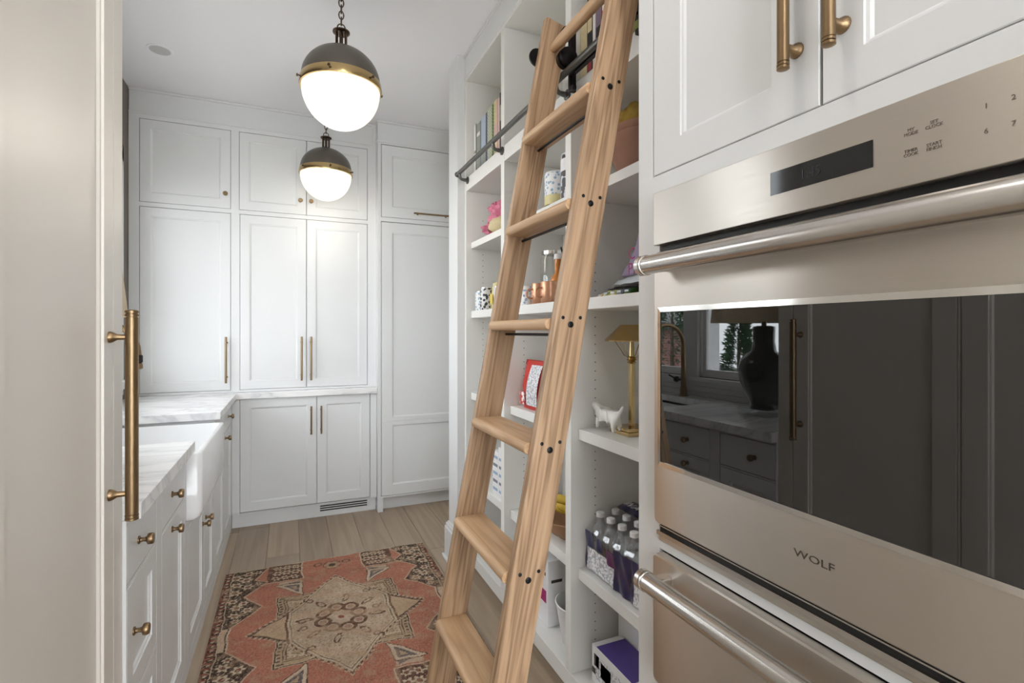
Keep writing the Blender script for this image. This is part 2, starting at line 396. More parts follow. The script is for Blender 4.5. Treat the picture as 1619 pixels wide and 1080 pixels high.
# left wall with two window openings
WZ0, WZ1 = 1.045, 2.36
W = [(1.56, 2.555), (2.675, 3.69)]
b = B(); xs = (-1.10, -0.95)
for (y0, y1, z0, z1) in ((-1.9, W[0][0], -.05, 2.89), (W[1][1], 4.32, -.05, 2.89), (W[0][0], W[1][1], -.05, WZ0), (W[0][0], W[1][1], WZ1, 2.89), (W[0][1], W[1][0], WZ0, WZ1)):
    b.box(xs[0], xs[1], y0, y1, z0, z1)
struct(b, 'wall_left', 'grasscloth')
# back wall with a wide window opening added to let in frontal fill
b = B()
for (x0, x1, z0, z1) in ((-1.10, -0.72, -.05, 2.89), (1.22, 1.55, -.05, 2.89), (-0.72, 1.22, 2.55, 2.89), (-0.72, 1.22, -.05, 0.30)):
    b.box(x0, x1, -2.05, -1.9, z0, z1)
struct(b, 'wall_back', 'wall_paint')
wn3 = struct(B().box(-0.72, 1.22, -2.0, -1.93, 0.30, 0.36).box(-0.72, 1.22, -2.0, -1.93, 2.49, 2.55).box(-0.72, -0.66, -2.0, -1.93, .36, 2.49).box(1.16, 1.22, -2.0, -1.93, .36, 2.49).box(.22, .28, -2.0, -1.93, .36, 2.49), 'window_3', 'vinyl')
struct(B().box(-0.66, 0.22, -1.97, -1.964, .36, 2.49), 'pane', 'pane_glass', wn3)
struct(B().box(0.28, 1.16, -1.97, -1.964, .36, 2.49), 'pane', 'pane_glass', wn3)
# windows in the left wall
for k, (y0, y1) in enumerate(W):
    wf = struct(B().box(-1.10, -0.95, y0, y0 + .02, WZ0, WZ1).box(-1.10, -0.95, y1 - .02, y1, WZ0, WZ1).box(-1.10, -0.95, y0, y1, WZ1 - .02, WZ1).box(-1.10, -0.95, y0, y1, WZ0, WZ0 + .02), 'window_%d' % (k + 1), 'vinyl')
    b = B(); zm = 1.70
    for (z0, z1, x0) in ((WZ0 + .015, zm + .02, -.995), (zm - .02, WZ1 - .02, -1.025)):
        b.box(x0, x0 + .03, y0 + .02, y0 + .045, z0, z1).box(x0, x0 + .03, y1 - .045, y1 - .02, z0, z1).box(x0, x0 + .03, y0 + .045, y1 - .045, z0, z0 + .030).box(x0, x0 + .03, y0 + .045, y1 - .045, z1 - .035, z1)
    b.build('sash', 'vinyl', wf, bevel=.002)
    B().box(-.982, -.978, y0 + .04, y1 - .04, WZ0 + .04, zm - .010).build('pane', 'pane_glass', wf)
    B().box(-1.012, -1.008, y0 + .04, y1 - .04, zm + .02, WZ1 - .05).build('pane', 'pane_glass', wf)
b = B()
b.box(-0.952, -0.93, W[0][0] - .09, W[0][0] + .004, WZ0 - .02, WZ1 + .09).box(-0.952, -0.93, W[1][1] - .004, W[1][1] + .09, WZ0 - .02, WZ1 + .09)
b.box(-0.952, -0.93, W[0][1] - .004, W[1][0] + .004, WZ0 - .02, WZ1 + .0).box(-0.952, -0.93, W[0][0] - .09, W[1][1] + .09, WZ1, WZ1 + .09)
struct(b, 'trim_1', 'paint', bevel=.002)
b = B().box(-0.95, -0.905, W[0][0] - .10, W[1][1] + .10, 1.015, 1.04).box(-0.95, -0.925, W[0][0] - .09, W[1][1] + .09, 0.985, 1.013).box(-0.95, -0.932, W[0][0] - .09, W[1][1] + .09, 0.95, 0.983).box(-0.95, -0.936, W[0][0] - .09, W[1][1] + .09, 0.917, 0.948)
struct(b, 'trim_2', 'paint', bevel=.002)
# column at the far end of the bookcase
col = struct(B().box(.858, 1.40, 2.762, 2.93, 0, 2.89), 'trim_3', 'paint', bevel=.003)
struct(B().box(.836, 1.39, 2.742, 2.95, 0, .185).box(.842, 1.39, 2.748, 2.944, .185, .205).box(.850, 1.39, 2.755, 2.937, .205, .215), 'trim_4', 'paint', bevel=.003)
struct(B().box(.822, 1.39, 2.728, 2.964, 0, .018), 'baseboard_right', 'paint', bevel=.004)
# ---------------------------------------------------------------- hardware
def knob(parent, f, a, b_, r=.0145, proj=.034, material='brass', label=None):
    p = Vector(f(a, b_, 0)); q = Vector(f(a, b_, 1)); d = (q - p)
    B().lathe(p, d, [(0, r * .72), (.003, r * .72), (.005, r * .42), (.012, r * .36), (.018, r * .5), (.021, r * .95), (.023, r), (.031, r), (.034, r * .86), (proj, r * .3)], 20).build('knob', material, parent, smooth=35, label=label)
def pull(parent, f, a, b0, b1, r, proj, horiz=False, material='brass', feet=.04, foot_r=None, n_ring=2):
    foot_r = foot_r or r * 1.25
    P = (lambda t_, c: Vector(f(t_, a, c))) if horiz else (lambda t_, c: Vector(f(a, t_, c)))
    p0, p1 = P(b0, proj), P(b1, proj); d = p1 - p0; L = d.length; e = r * .35
    prof = [(0, r * .55), (e * .4, r * .95)]
    h = e * .5
    for q in range(n_ring): prof += [(h, r * 1.04), (h + e, r * 1.04), (h + e * 1.1, r * .86), (h + e * 1.5, r * .86)]; h += e * 1.7
    prof += [(h, r), (L - h, r)]
    for q in range(n_ring):
        prof += [(L - h + e * .1, r * .86), (L - h + e * .5, r * .86), (L - h + e * .6, r * 1.04), (L - h + e * 1.6, r * 1.04)]; h -= e * 1.7
    prof += [(L - e * .4, r * .95), (L, r * .55)]
    hd = B().lathe(p0, d, prof, 20).build('handle', material, parent, smooth=35)
    for t_ in (b0 + feet, b1 - feet):
        q0 = P(t_, 0); B().lathe(q0, P(t_, proj) - q0, [(0, foot_r), (proj * .08, foot_r), (proj * .22, foot_r * .8), (proj * .36, foot_r * .5), (proj, foot_r * .45)], 16).build('handle_post', material, hd, smooth=40)
    return hd
def shaker_door(parent, f, a0, a1, b0, b1, mg, name='door', g=.0025, c0=-.020, mt=None, mb=None, material='paint', rec=.009):
    return B(f).shaker(a0 + g, a1 - g, b0 + g, b1 - g, c0, 0.0, mg, mt=mt, mb=mb, rec=rec).build(name, material, parent)
def slab_front(parent, f, a0, a1, b0, b1, name='drawer', g=.0025, material='paint'):
    return B(f).box(a0 + g, a1 - g, b0 + g, b1 - g, -.020, 0).build(name, material, parent, bevel=.0015)
# ---------------------------------------------------------------- far wall cabinets
YU = 3.95; f = FY(YU)
def frame_and_body(f, a0, a1, b0, b1, openings, depth, name, parent, material='paint'):
    """face frame with the openings left free, and the closed box behind"""
    b = B(f)
    b.box(a0, a1, b0, b1, -depth, -.024)
    xs = sorted(set([a0, a1] + [o for q in openings for o in q[:2]])); zs = sorted(set([b0, b1] + [o for q in openings for o in q[2:]]))
    for i in range(len(xs) - 1):
        z_start = None
        for j in range(len(zs)):
            solid = j < len(zs) - 1 and not any(q[0] <= (xs[i] + xs[i + 1]) / 2 <= q[1] and q[2] <= (zs[j] + zs[j + 1]) / 2 <= q[3] for q in openings)
            if solid and z_start is None: z_start = zs[j]
            if not solid and z_start is not None:
                b.box(xs[i], xs[i + 1], z_start, zs[j], -.024, 0); z_start = None
    return b.build(name, material, parent)
t = thing('wall_cabinet', 'white wall cabinet in the far left corner, one tall door with a smaller door above', 'cabinet', (-.63, 4.1, .918))
frame_and_body(f, -.947, -.35, .918, 2.735, [(-.891, -.374, 2.165, 2.70), (-.891, -.374, .933, 2.137)], .33, 'cabinet_frame', t)
d = shaker_door(t, f, -.891, -.374, 2.165, 2.70, .058); knob(d, f, -.405, 2.263)
d = shaker_door(t, f, -.891, -.374, .933, 2.137, .058); pull(d, f, -.401, .985, 1.297, .007, .032)
t = thing('wall_cabinet', 'white double-door wall cabinet standing on the marble above the vent, two small doors on top', 'cabinet', (.11, 4.1, .918))
frame_and_body(f, -.35, .563, .918, 2.735, [(-.326, .526, 2.165, 2.70), (-.322, .526, .933, 2.137)], .33, 'cabinet_frame', t)
for (a0, a1, kx) in ((-.326, .102, .062), (.102, .526, .133)):
    d = shaker_door(t, f, a0, a1, 2.165, 2.70, .058); knob(d, f, kx, 2.264)
for (a0, a1, kx) in ((-.322, .102, .070), (.102, .526, .133)):
    d = shaker_door(t, f, a0, a1, .933, 2.137, .058); pull(d, f, kx, .985, 1.297, .007, .032)
struct(B(f).box(-.947, .563, 2.735, 2.885, -.33, -.004).box(-.947, .563, 2.728, 2.742, -.02, .006).box(-.947, .563, 2.874, 2.889, -.02, .008), 'trim_5', 'paint', bevel=.002)
# far base cabinet under the marble
YB = 3.90; f = FY(YB)
t = thing('base_cabinet', 'white base cabinet with two unequal doors and a black slotted vent at its foot', 'cabinet', (.11, 4.1, 0))
frame_and_body(f, -.364, .585, .10, .876, [(-.318, .540, .105, .872)], .38, 'cabinet_frame', t)
B(f).box(-.366, .585, .0, .10, -.30, -.030).build('plinth', 'paint', t, bevel=.001)
for (a0, a1, kx) in ((-.318, .169, .132), (.169, .538, .199)):
    d = shaker_door(t, f, a0, a1, .107, .8765, .060); pull(d, f, kx, .607, .806, .006, .030, feet=.028)
v = B(f).box(.186, .526, .034, .087, -.030, -.026).build('vent_grille', 'paint', t, bevel=.001)
for q in range(3): B(f).box(.192, .520, .040 + q * .016, .049 + q * .016, -.0262, -.0252).build('vent_slot', 'black', v)
# tall panelled cabinet at far right
YT = 3.85; f = FY(YT)
struct(B(FY(3.95)).box(.563, .587, .918, 2.889, -.33, 0.0), 'trim_10', 'paint')
t = thing('tall_cabinet', 'tall white panelled cabinet at the far right with a horizontal brass pull', 'cabinet', (.98, 4.05, 0))
frame_and_body(f, .587, 1.385, .105, 2.735, [(.610, 1.358, 2.179, 2.718), (.610, 1.358, .115, 2.148)], .45, 'cabinet_frame', t)
B(f).box(.60, 1.385, 0, .105, -.40, -.070).build('plinth', 'paint', t)
B(f).box(.587, .625, 0, .105, -.069, -.001).build('leg', 'paint', t, bevel=.001)
d = shaker_door(t, f, .612, 1.356, 2.179, 2.716, .075); pull(d, f, 2.222, .847, 1.137, .0065, .032, horiz=True, feet=.035)
b = B(f); g = .0025
d = B(f).shaker(.612 + g, 1.356 - g, .666, 2.146 - g, -.02, 0, .076, mb=.030).build('door', 'paint', t)
B(f).shaker(.612 + g, 1.356 - g, .115 + g, .6657, -.02, 0, .076, mt=.028).build('lower_panel', 'paint', d)
struct(B(f).box(.587, 1.385, 2.735, 2.885, -.45, -.004).box(.58, 1.39, 2.728, 2.742, -.02, .006).box(.58, 1.39, 2.874, 2.889, -.02, .008), 'trim_6', 'paint', bevel=.002)
# ---------------------------------------------------------------- left base run
XL = -.365; f = LX(XL); D = .565
t = thing('drawer_cabinet', 'white base unit beside the tall refrigerator panel, drawer above a panelled drawer', 'cabinet', (-.65, 1.68, 0))
frame_and_body(f, 1.503, 1.868, .06, .876, [(1.508, 1.808, .715, .865), (1.508, 1.808, .412, .708), (1.508, 1.808, .075, .405)], D, 'cabinet_frame', t)
d = slab_front(t, f, 1.508, 1.808, .715, .865); knob(d, f, 1.612, .790)
d = shaker_door(t, f, 1.508, 1.808, .412, .708, .052, 'drawer'); knob(d, f, 1.566, .577)
d = shaker_door(t, f, 1.508, 1.808, .075, .405, .052, 'drawer'); knob(d, f, 1.612, .24)
B(f).box(1.503, 1.868, 0, .06, -.4, -.003).build('plinth', 'paint', t)
t = thing('drawer_cabinet', 'white base unit left of the farmhouse sink, drawer above a tall panelled front', 'cabinet', (-.65, 2.07, 0))
frame_and_body(f, 1.868, 2.275, .06, .876, [(1.872, 2.242, .715, .865), (1.872, 2.242, .075, .708)], D, 'cabinet_frame', t)
d = slab_front(t, f, 1.872, 2.242, .715, .865); knob(d, f, 2.02, .790)
d = shaker_door(t, f, 1.872, 2.242, .075, .708, .058); knob(d, f, 2.02, .673)
B(f).box(1.868, 2.275, 0, .06, -.4, -.003).build('plinth', 'paint', t)
t = thing('sink_cabinet', 'white sink cabinet with two low doors and paired knobs below the apron sink', 'cabinet', (-.65, 2.66, 0))
frame_and_body(f, 2.275, 3.055, .06, .608, [(2.31, 3.02, .075, .575)], D, 'cabinet_frame', t)
for (a0, a1, kx) in ((2.31, 2.705, 2.662), (2.705, 3.02, 2.752)):
    d = shaker_door(t, f, a0, a1, .075, .575, .056); knob(d, f, kx, .469)
B(f).box(2.275, 3.055, 0, .06, -.4, -.003).build('plinth', 'paint', t)
t = thing('corner_cabinet', 'white base unit between farmhouse sink and far corner, narrow drawer and doors', 'cabinet', (-.65, 3.5, 0))
frame_and_body(f, 3.055, 3.899, .06, .876, [(3.085, 3.44, .075, .865), (3.46, 3.86, .725, .865), (3.46, 3.86, .075, .718)], D, 'cabinet_frame', t)
d = shaker_door(t, f, 3.085, 3.44, .075, .865, .056)
d = slab_front(t, f, 3.46, 3.86, .725, .865); knob(d, f, 3.68, .797)
d = shaker_door(t, f, 3.46, 3.86, .075, .718, .056); knob(d, f, 3.52, .69)
B(f).box(3.055, 3.929, 0, .06, -.4, -.003).build('plinth', 'paint', t)
# worktop
pts = [(-.948, 1.503), (-.335, 1.503), (-.335, 2.268), (-.80, 2.268), (-.80, 3.032), (-.335, 3.032), (-.335, 3.874), (.5855, 3.874), (.5855, 4.30), (-.948, 4.30)]
B().prism(pts, .877, .917).build('worktop', 'marble', None, bevel=.002, label='white marble worktop with grey veins running round the far left corner', cat='worktop')
# sink
t = thing('farmhouse_sink', 'white fireclay apron-front sink set between the marble worktops', 'sink', (-.55, 2.65, .61))
b = B(LX(-.315))
pr = rrect(-.475, 0, .612, .868, .022, 5)
y0, y1 = 2.285, 3.015
def sinkpoly(y): return [(-.315 + p[0], y, p[1]) for p in pr]
n_ = len(pr)
# outer shell: apron profile swept in Y, with an open basin cut from the top
b = B()
R_ = rrect(-.790, -.315, y0, y1, .02, 4); r1 = rrect(-.772, -.333, y0 + .020, y1 - .020, .03, 4); r2 = rrect(-.755, -.350, y0 + .04, y1 - .04, .05, 4)
r0 = rrect(-.784, -.321, y0 + .006, y1 - .006, .016, 4)
rings = [(rrect(-.76, -.350, y0 + .012, y1 - .012, .01, 4), .606), (rrect(-.775, -.334, y0 + .005, y1 - .005, .012, 4), .611), (rrect(-.785, -.322, y0 + .001, y1 - .001, .016, 4), .622), (R_, .642), (R_, .862), (r0, .868), (r1, .868), (rrect(-.770, -.335, y0 + .022, y1 - .022, .03, 4), .860), (r2, .66), (rrect(-.70, -.40, y0 + .1, y1 - .1, .05, 4), .645)]
V = []; F = []; nn = len(R_)
for (r_, z) in rings: V += [(p[0], p[1], z) for p in r_]
for k in range(len(rings) - 1):
    for i in range(nn): F.append((k * nn + i, k * nn + (i + 1) % nn, (k + 1) * nn + (i + 1) % nn, (k + 1) * nn + i))
F += [tuple(range(nn)), tuple(range((len(rings) - 1) * nn, len(rings) * nn))]
b.add(V, F); b.build('basin', 'fireclay', t, smooth=50)
B().lathe((-.55, 2.65, .6455), (0, 0, 1), [(0, .045), (.003, .045), (.004, .035), (.002, .01)], 24).build('drain', 'chrome', t, smooth=40)
# faucet
t = thing('faucet', 'brass gooseneck faucet with pull-down spray head behind the sink', 'faucet', (-.86, 2.60, .917))
fx = -.86
b = B().lathe((fx, 2.6, .917), (0, 0, 1), [(0, .03), (.006, .03), (.010, .024), (.05, .022), (.06, .018), (.30, .0145)], 24)
pts = [(fx, 2.6, 1.20)] + [(fx + .135 - .135 * math.cos(a_ * PI / 14), 2.6, 1.24 + .135 * math.sin(a_ * PI / 14)) for a_ in range(15)] + [(fx + .27, 2.6, 1.232)]
b.tube(pts, .0125, 14); b.build('spout', 'brass', t, smooth=40)
B().lathe((fx + .27, 2.6, 1.235), (0, 0, -1), [(0, .014), (.004, .0165), (.03, .0165), (.034, .013), (.036, .013)], 18).build('spray_ring', 'black_metal', t, smooth=40)
B().lathe((fx + .27, 2.6, 1.199), (0, 0, -1), [(0, .015), (.02, .017), (.024, .012)], 18).build('spray_head', 'brass', t, smooth=40)
B().cyl((fx, 2.6, 1.02), (fx + .0, 2.66, 1.02), .009).cyl((fx, 2.66, 1.02), (fx, 2.675, 1.02), .018).tube([(fx, 2.668, 1.02), (fx + .06, 2.67, 1.05)], .005).build('lever', 'black_metal', t, smooth=40)
# ---------------------------------------------------------------- refrigerator columns (left foreground)
f = LX(-.372)
for (a0, a1, kx, lab, r_) in ((.883, 1.436, 1.402, 'tall panelled refrigerator in the left foreground with a long brass handle', 1), (.325, .877, .36, 'second panelled refrigerator nearer the camera, seen only in the oven glass', 0)):
    t = thing('refrigerator', lab, 'refrigerator', (-.66, (a0 + a1) / 2, 0))
    o1 = 1.500 if r_ else .880; o0 = .880 if r_ else .30
    frame_and_body(f, o0, o1, .10, 2.62, [(a0, a1, .12, 2.15), (a0, a1, 2.16, 2.58)], .56, 'cabinet_frame', t, 'paint_gloss')
    B(f).box(o0, o1, 0, .10, -.5, -.06).build('plinth', 'paint', t)
    d = shaker_door(t, f, a0, a1, .12, 2.15, .064, material='paint_gloss', rec=.011)
    if r_: pull(d, f, 1.402, .907, 1.383, .0128, .042, feet=.062, foot_r=.013)
    else: pull(d, f, kx, .907, 1.383, .0128, .042, feet=.062, foot_r=.013)
    d = shaker_door(t, f, a0, a1, 2.16, 2.58, .064, 'upper_door', material='paint_gloss')
struct(B(f).box(.30, 1.50, 2.62, 2.889, -.56, -.002), 'trim_7', 'paint', bevel=.002)
# ---------------------------------------------------------------- oven tower (right foreground)
XF = .757; f = RX(XF)
t = thing('oven_cabinet', 'tall white cabinet on the right housing the wall oven, paired doors above it', 'cabinet', (1.07, .54, 0))
TY0, TY1 = .080, .995
ops = [(.138, .944, 1.684, 2.62), (.160, .920, .888, 1.641), (.160, .920, .566, .850), (.138, .944, .09, .53)]
b = B(f)
xs = sorted(set([TY0, TY1] + [o for q in ops for o in q[:2]])); zs = sorted(set([0.02, 2.735] + [o for q in ops for o in q[2:]]))
for i in range(len(xs) - 1):
    zst = None
    for j in range(len(zs)):
        sol = j < len(zs) - 1 and not any(q[0] <= (xs[i] + xs[i + 1]) / 2 <= q[1] and q[2] <= (zs[j] + zs[j + 1]) / 2 <= q[3] for q in ops)
        if sol and zst is None: zst = zs[j]
        if not sol and zst is not None: b.box(xs[i], xs[i + 1], zst, zs[j], -.024, 0); zst = None
b.box(TY0, TY0 + .02, .02, 2.735, -.62, -.024).box(TY1 - .02, TY1, .02, 2.735, -.62, -.024).box(TY0, TY1, .02, 2.735, -.635, -.62)
for z in (.53, .858, 1.648, 2.70): b.box(TY0 + .02, TY1 - .02, z, z + .018, -.62, -.024)
b.build('cabinet_frame', 'paint', t)
d = shaker_door(t, f, .541, .944, 1.684, 2.62, .086, mb=.062); pull(d, f, .582, 1.753, 2.16, .0092, .032, feet=.038, foot_r=.0125)
d = shaker_door(t, f, .138, .541, 1.684, 2.62, .062, mb=.060); pull(d, f, .506, 1.753, 2.16, .0092, .032, feet=.038, foot_r=.0125)
d = shaker_door(t, f, .138, .944, .09, .53, .06, 'drawer'); pull(d, f, .45, .44, .64, .009, .032, horiz=True)
struct(B(f).box(TY0, TY1, 2.735, 2.889, -.62, -.004).box(TY0, TY1, 2.874, 2.889, -.02, .008), 'trim_8', 'paint', bevel=.002)
# wall oven
t = thing('wall_oven', 'stainless wall oven with black glass window and thick bar handle', 'oven', (1.0, .54, .868))
OY0, OY1 = .164, .915
B(f).box(.185, .895, .885, 1.632, -.55, .0).build('oven_body', 'black', t)
B(f).box(OY0, OY1, 1.523, 1.638, .0005, .0215).build('control_panel', 'steel', t, bevel=.0012)
panel = bpy.data.objects[-1] if False else [o for o in t.children if o.name.startswith('control_panel')][0]
ds = B(f).box(.450, .614, 1.560, 1.598, .0217, .0222).build('display', 'display_glass', panel)
def RT(y, z, c): return lambda x_, y_, z_: (XF - c - z_, y - x_, z + y_)
text('1:45', .021, RT(.542, 1.579, .0225), 'clock_digit', 'clock_digit', panel)
for (yy, zz, s_) in ((.403, 1.592, 'MY\nMODE'), (.377, 1.5925, 'SET\nCLOCK'), (.403, 1.565, 'TIMER\nCOOK'), (.377, 1.565, 'START\nFINISH')):
    text(s_, .0058, RT(yy, zz, .0217), 'lettering', 'faint_ink', panel)
for q, s_ in enumerate('12345'):
    text(s_, .0085, RT(.325 - .0245 * q, 1.5935, .0217), 'lettering', 'faint_ink', panel)
for q, s_ in enumerate('67890'):
    text(s_, .0085, RT(.325 - .0245 * q, 1.5645, .0217), 'lettering', 'faint_ink', panel)
B(f).box(OY0 + .006, OY1 - .006, 1.508, 1.523, .0005, .004).build('vent_gap', 'black', t)
# oven door
b = B(f); pr = rrect(OY0, OY1, .914, 1.508, .012, 5); pr2 = rrect(OY0 + .003, OY1 - .003, .917, 1.505, .010, 5)
n_ = len(pr); V = [(p[0], p[1], .0005) for p in pr] + [(p[0], p[1], .0175) for p in pr] + [(p[0], p[1], .021) for p in pr2]
F = [tuple(range(n_)), tuple(range(2 * n_, 3 * n_))] + [(k * n_ + i, k * n_ + (i + 1) % n_, (k + 1) * n_ + (i + 1) % n_, (k + 1) * n_ + i) for k in (0, 1) for i in range(n_)]
b.add(V, F); door = b.build('oven_door', 'steel', t)
GY0, GY1, GZ0, GZ1 = .184, .890, 1.052, 1.376
b = B(f)
def ring(b, o, i_, c0, c1, c2):
    V = []
    for (q, c) in ((o, c0), (o, c1), (i_, c2), (i_, c0)): V += [(q[0], q[2], c), (q[1], q[2], c), (q[1], q[3], c), (q[0], q[3], c)]
    F = [(4 * k + i, 4 * k + (i + 1) % 4, (4 * k + 4 + (i + 1) % 4) % 16, (4 * k + 4 + i) % 16) for k in range(4) for i in range(4)]
    b.add(V, F)
ring(b, (GY0 - .010, GY1 + .010, GZ0 - .010, GZ1 + .010), (GY0, GY1, GZ0, GZ1), .021, .0225, .0235)
b.build('bezel', 'chrome', door)
B(f).box(GY0, GY1, GZ0, GZ1, .0205, .0218).build('window_glass', 'oven_glass', door)
text('WOLF', .0165, RT(.5375, .983, .0212), 'lettering', 'ink', door, squash=1.45)
def pro_handle(parent, y_end, y_lo, z, cx_, xface):
    # horizontal round bar with ringed end caps and square posts
    h = B().cyl((cx_, y_end - .016, z), (cx_, y_lo + .016, z), .0195, seg=32).build('handle', 'steel_bar', parent, smooth=40)
    for (y, s_) in ((y_end, -1), (y_lo, 1)):
        B().lathe((cx_, y, z), (0, s_, 0), [(0, .019), (.002, .0215), (.014, .0215), (.0145, .0190), (.0165, .0190), (.017, .0215), (.020, .0215), (.0205, .019)], 32).build('end_cap', 'steel_bar', h, smooth=30)
    for y in (y_end - .030, y_lo + .030): B().box(cx_ + .008, xface, y - .013, y + .013, z - .012, z + .010).build('handle_post', 'steel_bar', h, bevel=.003)
pro_handle(door, .894, .178, 1.473, .686, XF - .021)
# louvre and trim below the door
v = B(f).box(OY0 + .004, OY1 - .004, .884, .914, .0005, .006).build('lower_vent', 'black', t)
B(f).box(OY0 + .004, OY1 - .004, .904, .9065, .006, .0085).build('louvre', 'steel_bar', v)
B(f).box(OY0, OY1, .886, .895, .006, .013).build('louvre', 'steel_bar', v)
B(f).box(OY0, OY1, .872, .885, .0005, .008).build('bottom_trim', 'steel', t, bevel=.002)
# warming drawer
t = thing('warming_drawer', 'stainless drawer front with bar handle below the wall oven', 'drawer', (1.0, .54, .57))
B(f).box(.185, .895, .575, .845, -.5, 0).build('drawer_box', 'black', t)
pr = rrect(OY0, OY1, .568, .847, .010, 5); b = B(f); V = [(p[0], p[1], .0005) for p in pr] + [(p[0], p[1], .0215) for p in pr]; n_ = len(pr)
pr2 = rrect(OY0 + .003, OY1 - .003, .571, .844, .009, 5); V += [(p[0], p[1], .0245) for p in pr2]
F = [tuple(range(n_)), tuple(range(2 * n_, 3 * n_))] + [(k * n_ + i, k * n_ + (i + 1) % n_, (k + 1) * n_ + (i + 1) % n_, (k + 1) * n_ + i) for k in (0, 1) for i in range(n_)]
b.add(V, F); fr = b.build('drawer_front', 'steel', t)
pro_handle(fr, .894, .178, .808, .686, XF - .024)
# ---------------------------------------------------------------- bookcase
BX = .90; f = RX(BX); BD = 1.205
t = thing('bookcase', 'white built-in bookcase with three open bays behind the wooden ladder', 'bookcase', (1.05, 1.87, 0))
D1 = (2.176, 2.215); D2 = (1.565, 1.603)
for (y0, y1, z0) in ((2.733, 2.760, .07), (D1[0], D1[1], .133), (D2[0], D2[1], .133), (.998, 1.022, .07)):
    B().box(BX, BD, y0, y1, z0, 2.735).build('upright', 'shelf_paint', t, bevel=.001)
B().box(BD, BD + .02, .998, 2.76, .07, 2.735).build('back_panel', 'shelf_paint', t)
B().box(BX, BD, .998, 2.76, 2.735, 2.755).build('top_panel', 'shelf_paint', t)
B().box(BX, BD, 1.022, 2.733, .072, .132).build('base_board', 'shelf_paint', t, bevel=.0015)
B().box(BX + .055, BD, .998, 2.76, 0, .071).build('toe_kick', 'shelf_paint', t)
struct(B(f).box(.998, 2.76, 2.755, 2.888, -.3, -.002).box(.998, 2.76, 2.874, 2.889, -.02, .006).box(.998, 2.76, 2.752, 2.764, -.02, .004), 'trim_9', 'paint', bevel=.002)
bays = [(D1[1], 2.733), (D2[1], D1[0]), (1.022, D2[0])]
for (y0, y1) in bays:
    B().box(BX + .001, BD, y0, y1, 2.118, 2.190).build('fixed_shelf', 'shelf_paint', t, bevel=.0015)
    for (z, th) in ((1.832, .034), (1.449, .040), (.991, .039), (.510 if y0 > 1.3 else .500, .040)):
        B().box(BX + .030, BD, y0, y1, z - th, z).build('shelf', 'shelf_paint', t, bevel=.002)
b = B()
for y in (2.733, D1[0], D2[0]):
    for xh in (1.0,):
        for q in range(56):
            z = .20 + q * .032
            if any(abs(z - s_) < .05 for s_ in (2.15,)) or z > 2.08: continue
            b.lathe((xh, y - .0004, z), (0, 1, 0), [(0, .0026), (.0005, .0026)], 6)
b.build('pin_hole', 'hole', t, kind='stuff')
# ladder rail
t = thing('ladder_rail', 'dark metal rail fixed along the bookcase for the ladder rollers', 'rail', (.83, 1.85, 2.19))
B().cyl((.852, 1.0, 2.208), (.852, 2.735, 2.208), .0115, seg=20).build('rail_tube', 'pewter', t, smooth=40)
B().lathe((.852, 2.735, 2.208), (0, 1, 0), [(0, .0145), (.008, .0155), (.012, .011), (.014, .004)], 20).build('end_cap', 'pewter', t, smooth=40)
for y in (2.70, 2.195, 1.585, 1.06):
    B().lathe((.8998, y, 2.170), (-1, 0, 0), [(0, .019), (.006, .019), (.008, .010), (.025, .009)], 18).tube([(.878, y, 2.170), (.864, y, 2.172), (.855, y, 2.180), (.852, y, 2.198)], .008, 10).build('rail_bracket', 'pewter', t, smooth=40)
# ---------------------------------------------------------------- ladder
YN0, YN1, YF0, YF1 = 1.104, 1.132, 1.530, 1.558
def XC(z): return .6335 + .1896 * (z - 1.347)
t = thing('ladder', 'light oak rolling library ladder leaning against the bookcase', 'ladder', (.39, 1.34, 0))
hw = .0440; ZT = 2.392
def stile(y0, y1):
    b = B(lambda a, b_, c: (a, c, b_))
    zc = ZT; b.prism([(XC(0) - hw, 0), (XC(0) + hw, 0), (XC(zc - .02) + hw, zc - .02), (XC(zc) - hw, zc)], y0, y1)
    return b.build('stile', 'oak_stile', t, bevel=.0035)
near = stile(YN0, YN1); far = stile(YF0, YF1)
BZ = [.131, .436, .741, 1.046, 1.351, 1.656, 1.961]
for z in BZ:
    zt = z + .016; x0 = XC(z) - hw - .012; x1 = XC(z) + hw - .001
    b = B(lambda a, b_, c: (a, c, b_))
    th = .030; pr = [(x1, zt - th), (x1, zt)] + [(x0 + th / 2 - th / 2 * math.sin(a_ * PI / 8), zt - th / 2 + th / 2 * math.cos(a_ * PI / 8)) for a_ in range(9)]
    b.prism(pr, YN1 + .0005, YF0 - .0005); tr = b.build('tread', 'oak_tread', t, bevel=.0015)
    B().cyl((XC(z) + .006, YN1, z - .026), (XC(z) + .006, YF0, z - .026), .0042, seg=10).build('tie_rod', 'black_metal', tr, smooth=40)
    for (yf, s_) in ((YN0, -1), (YF1, 1)):
        B().lathe((XC(z), yf, z), (0, s_, 0), [(0, .0078), (.0012, .0078), (.0022, .005)], 16).build('bolt', 'black_metal', tr, smooth=40)
        for dx in (-.0245, .0245): B().lathe((XC(z) + dx + .003, yf, z + .017), (0, s_, 0), [(0, .0045), (.001, .0045), (.0015, .003)], 12).build('bolt', 'black_metal', tr, smooth=40)
B().lathe((XC(2.287), YN1, 2.287), (0, 1, 0), [(0, .0125), (.03, .016), (.06, .0185), (YF0 - YN1 - .06, .0185), (YF0 - YN1 - .03, .016), (YF0 - YN1, .0125)], 22).build('hand_bar', 'oak_tread', t, smooth=40)
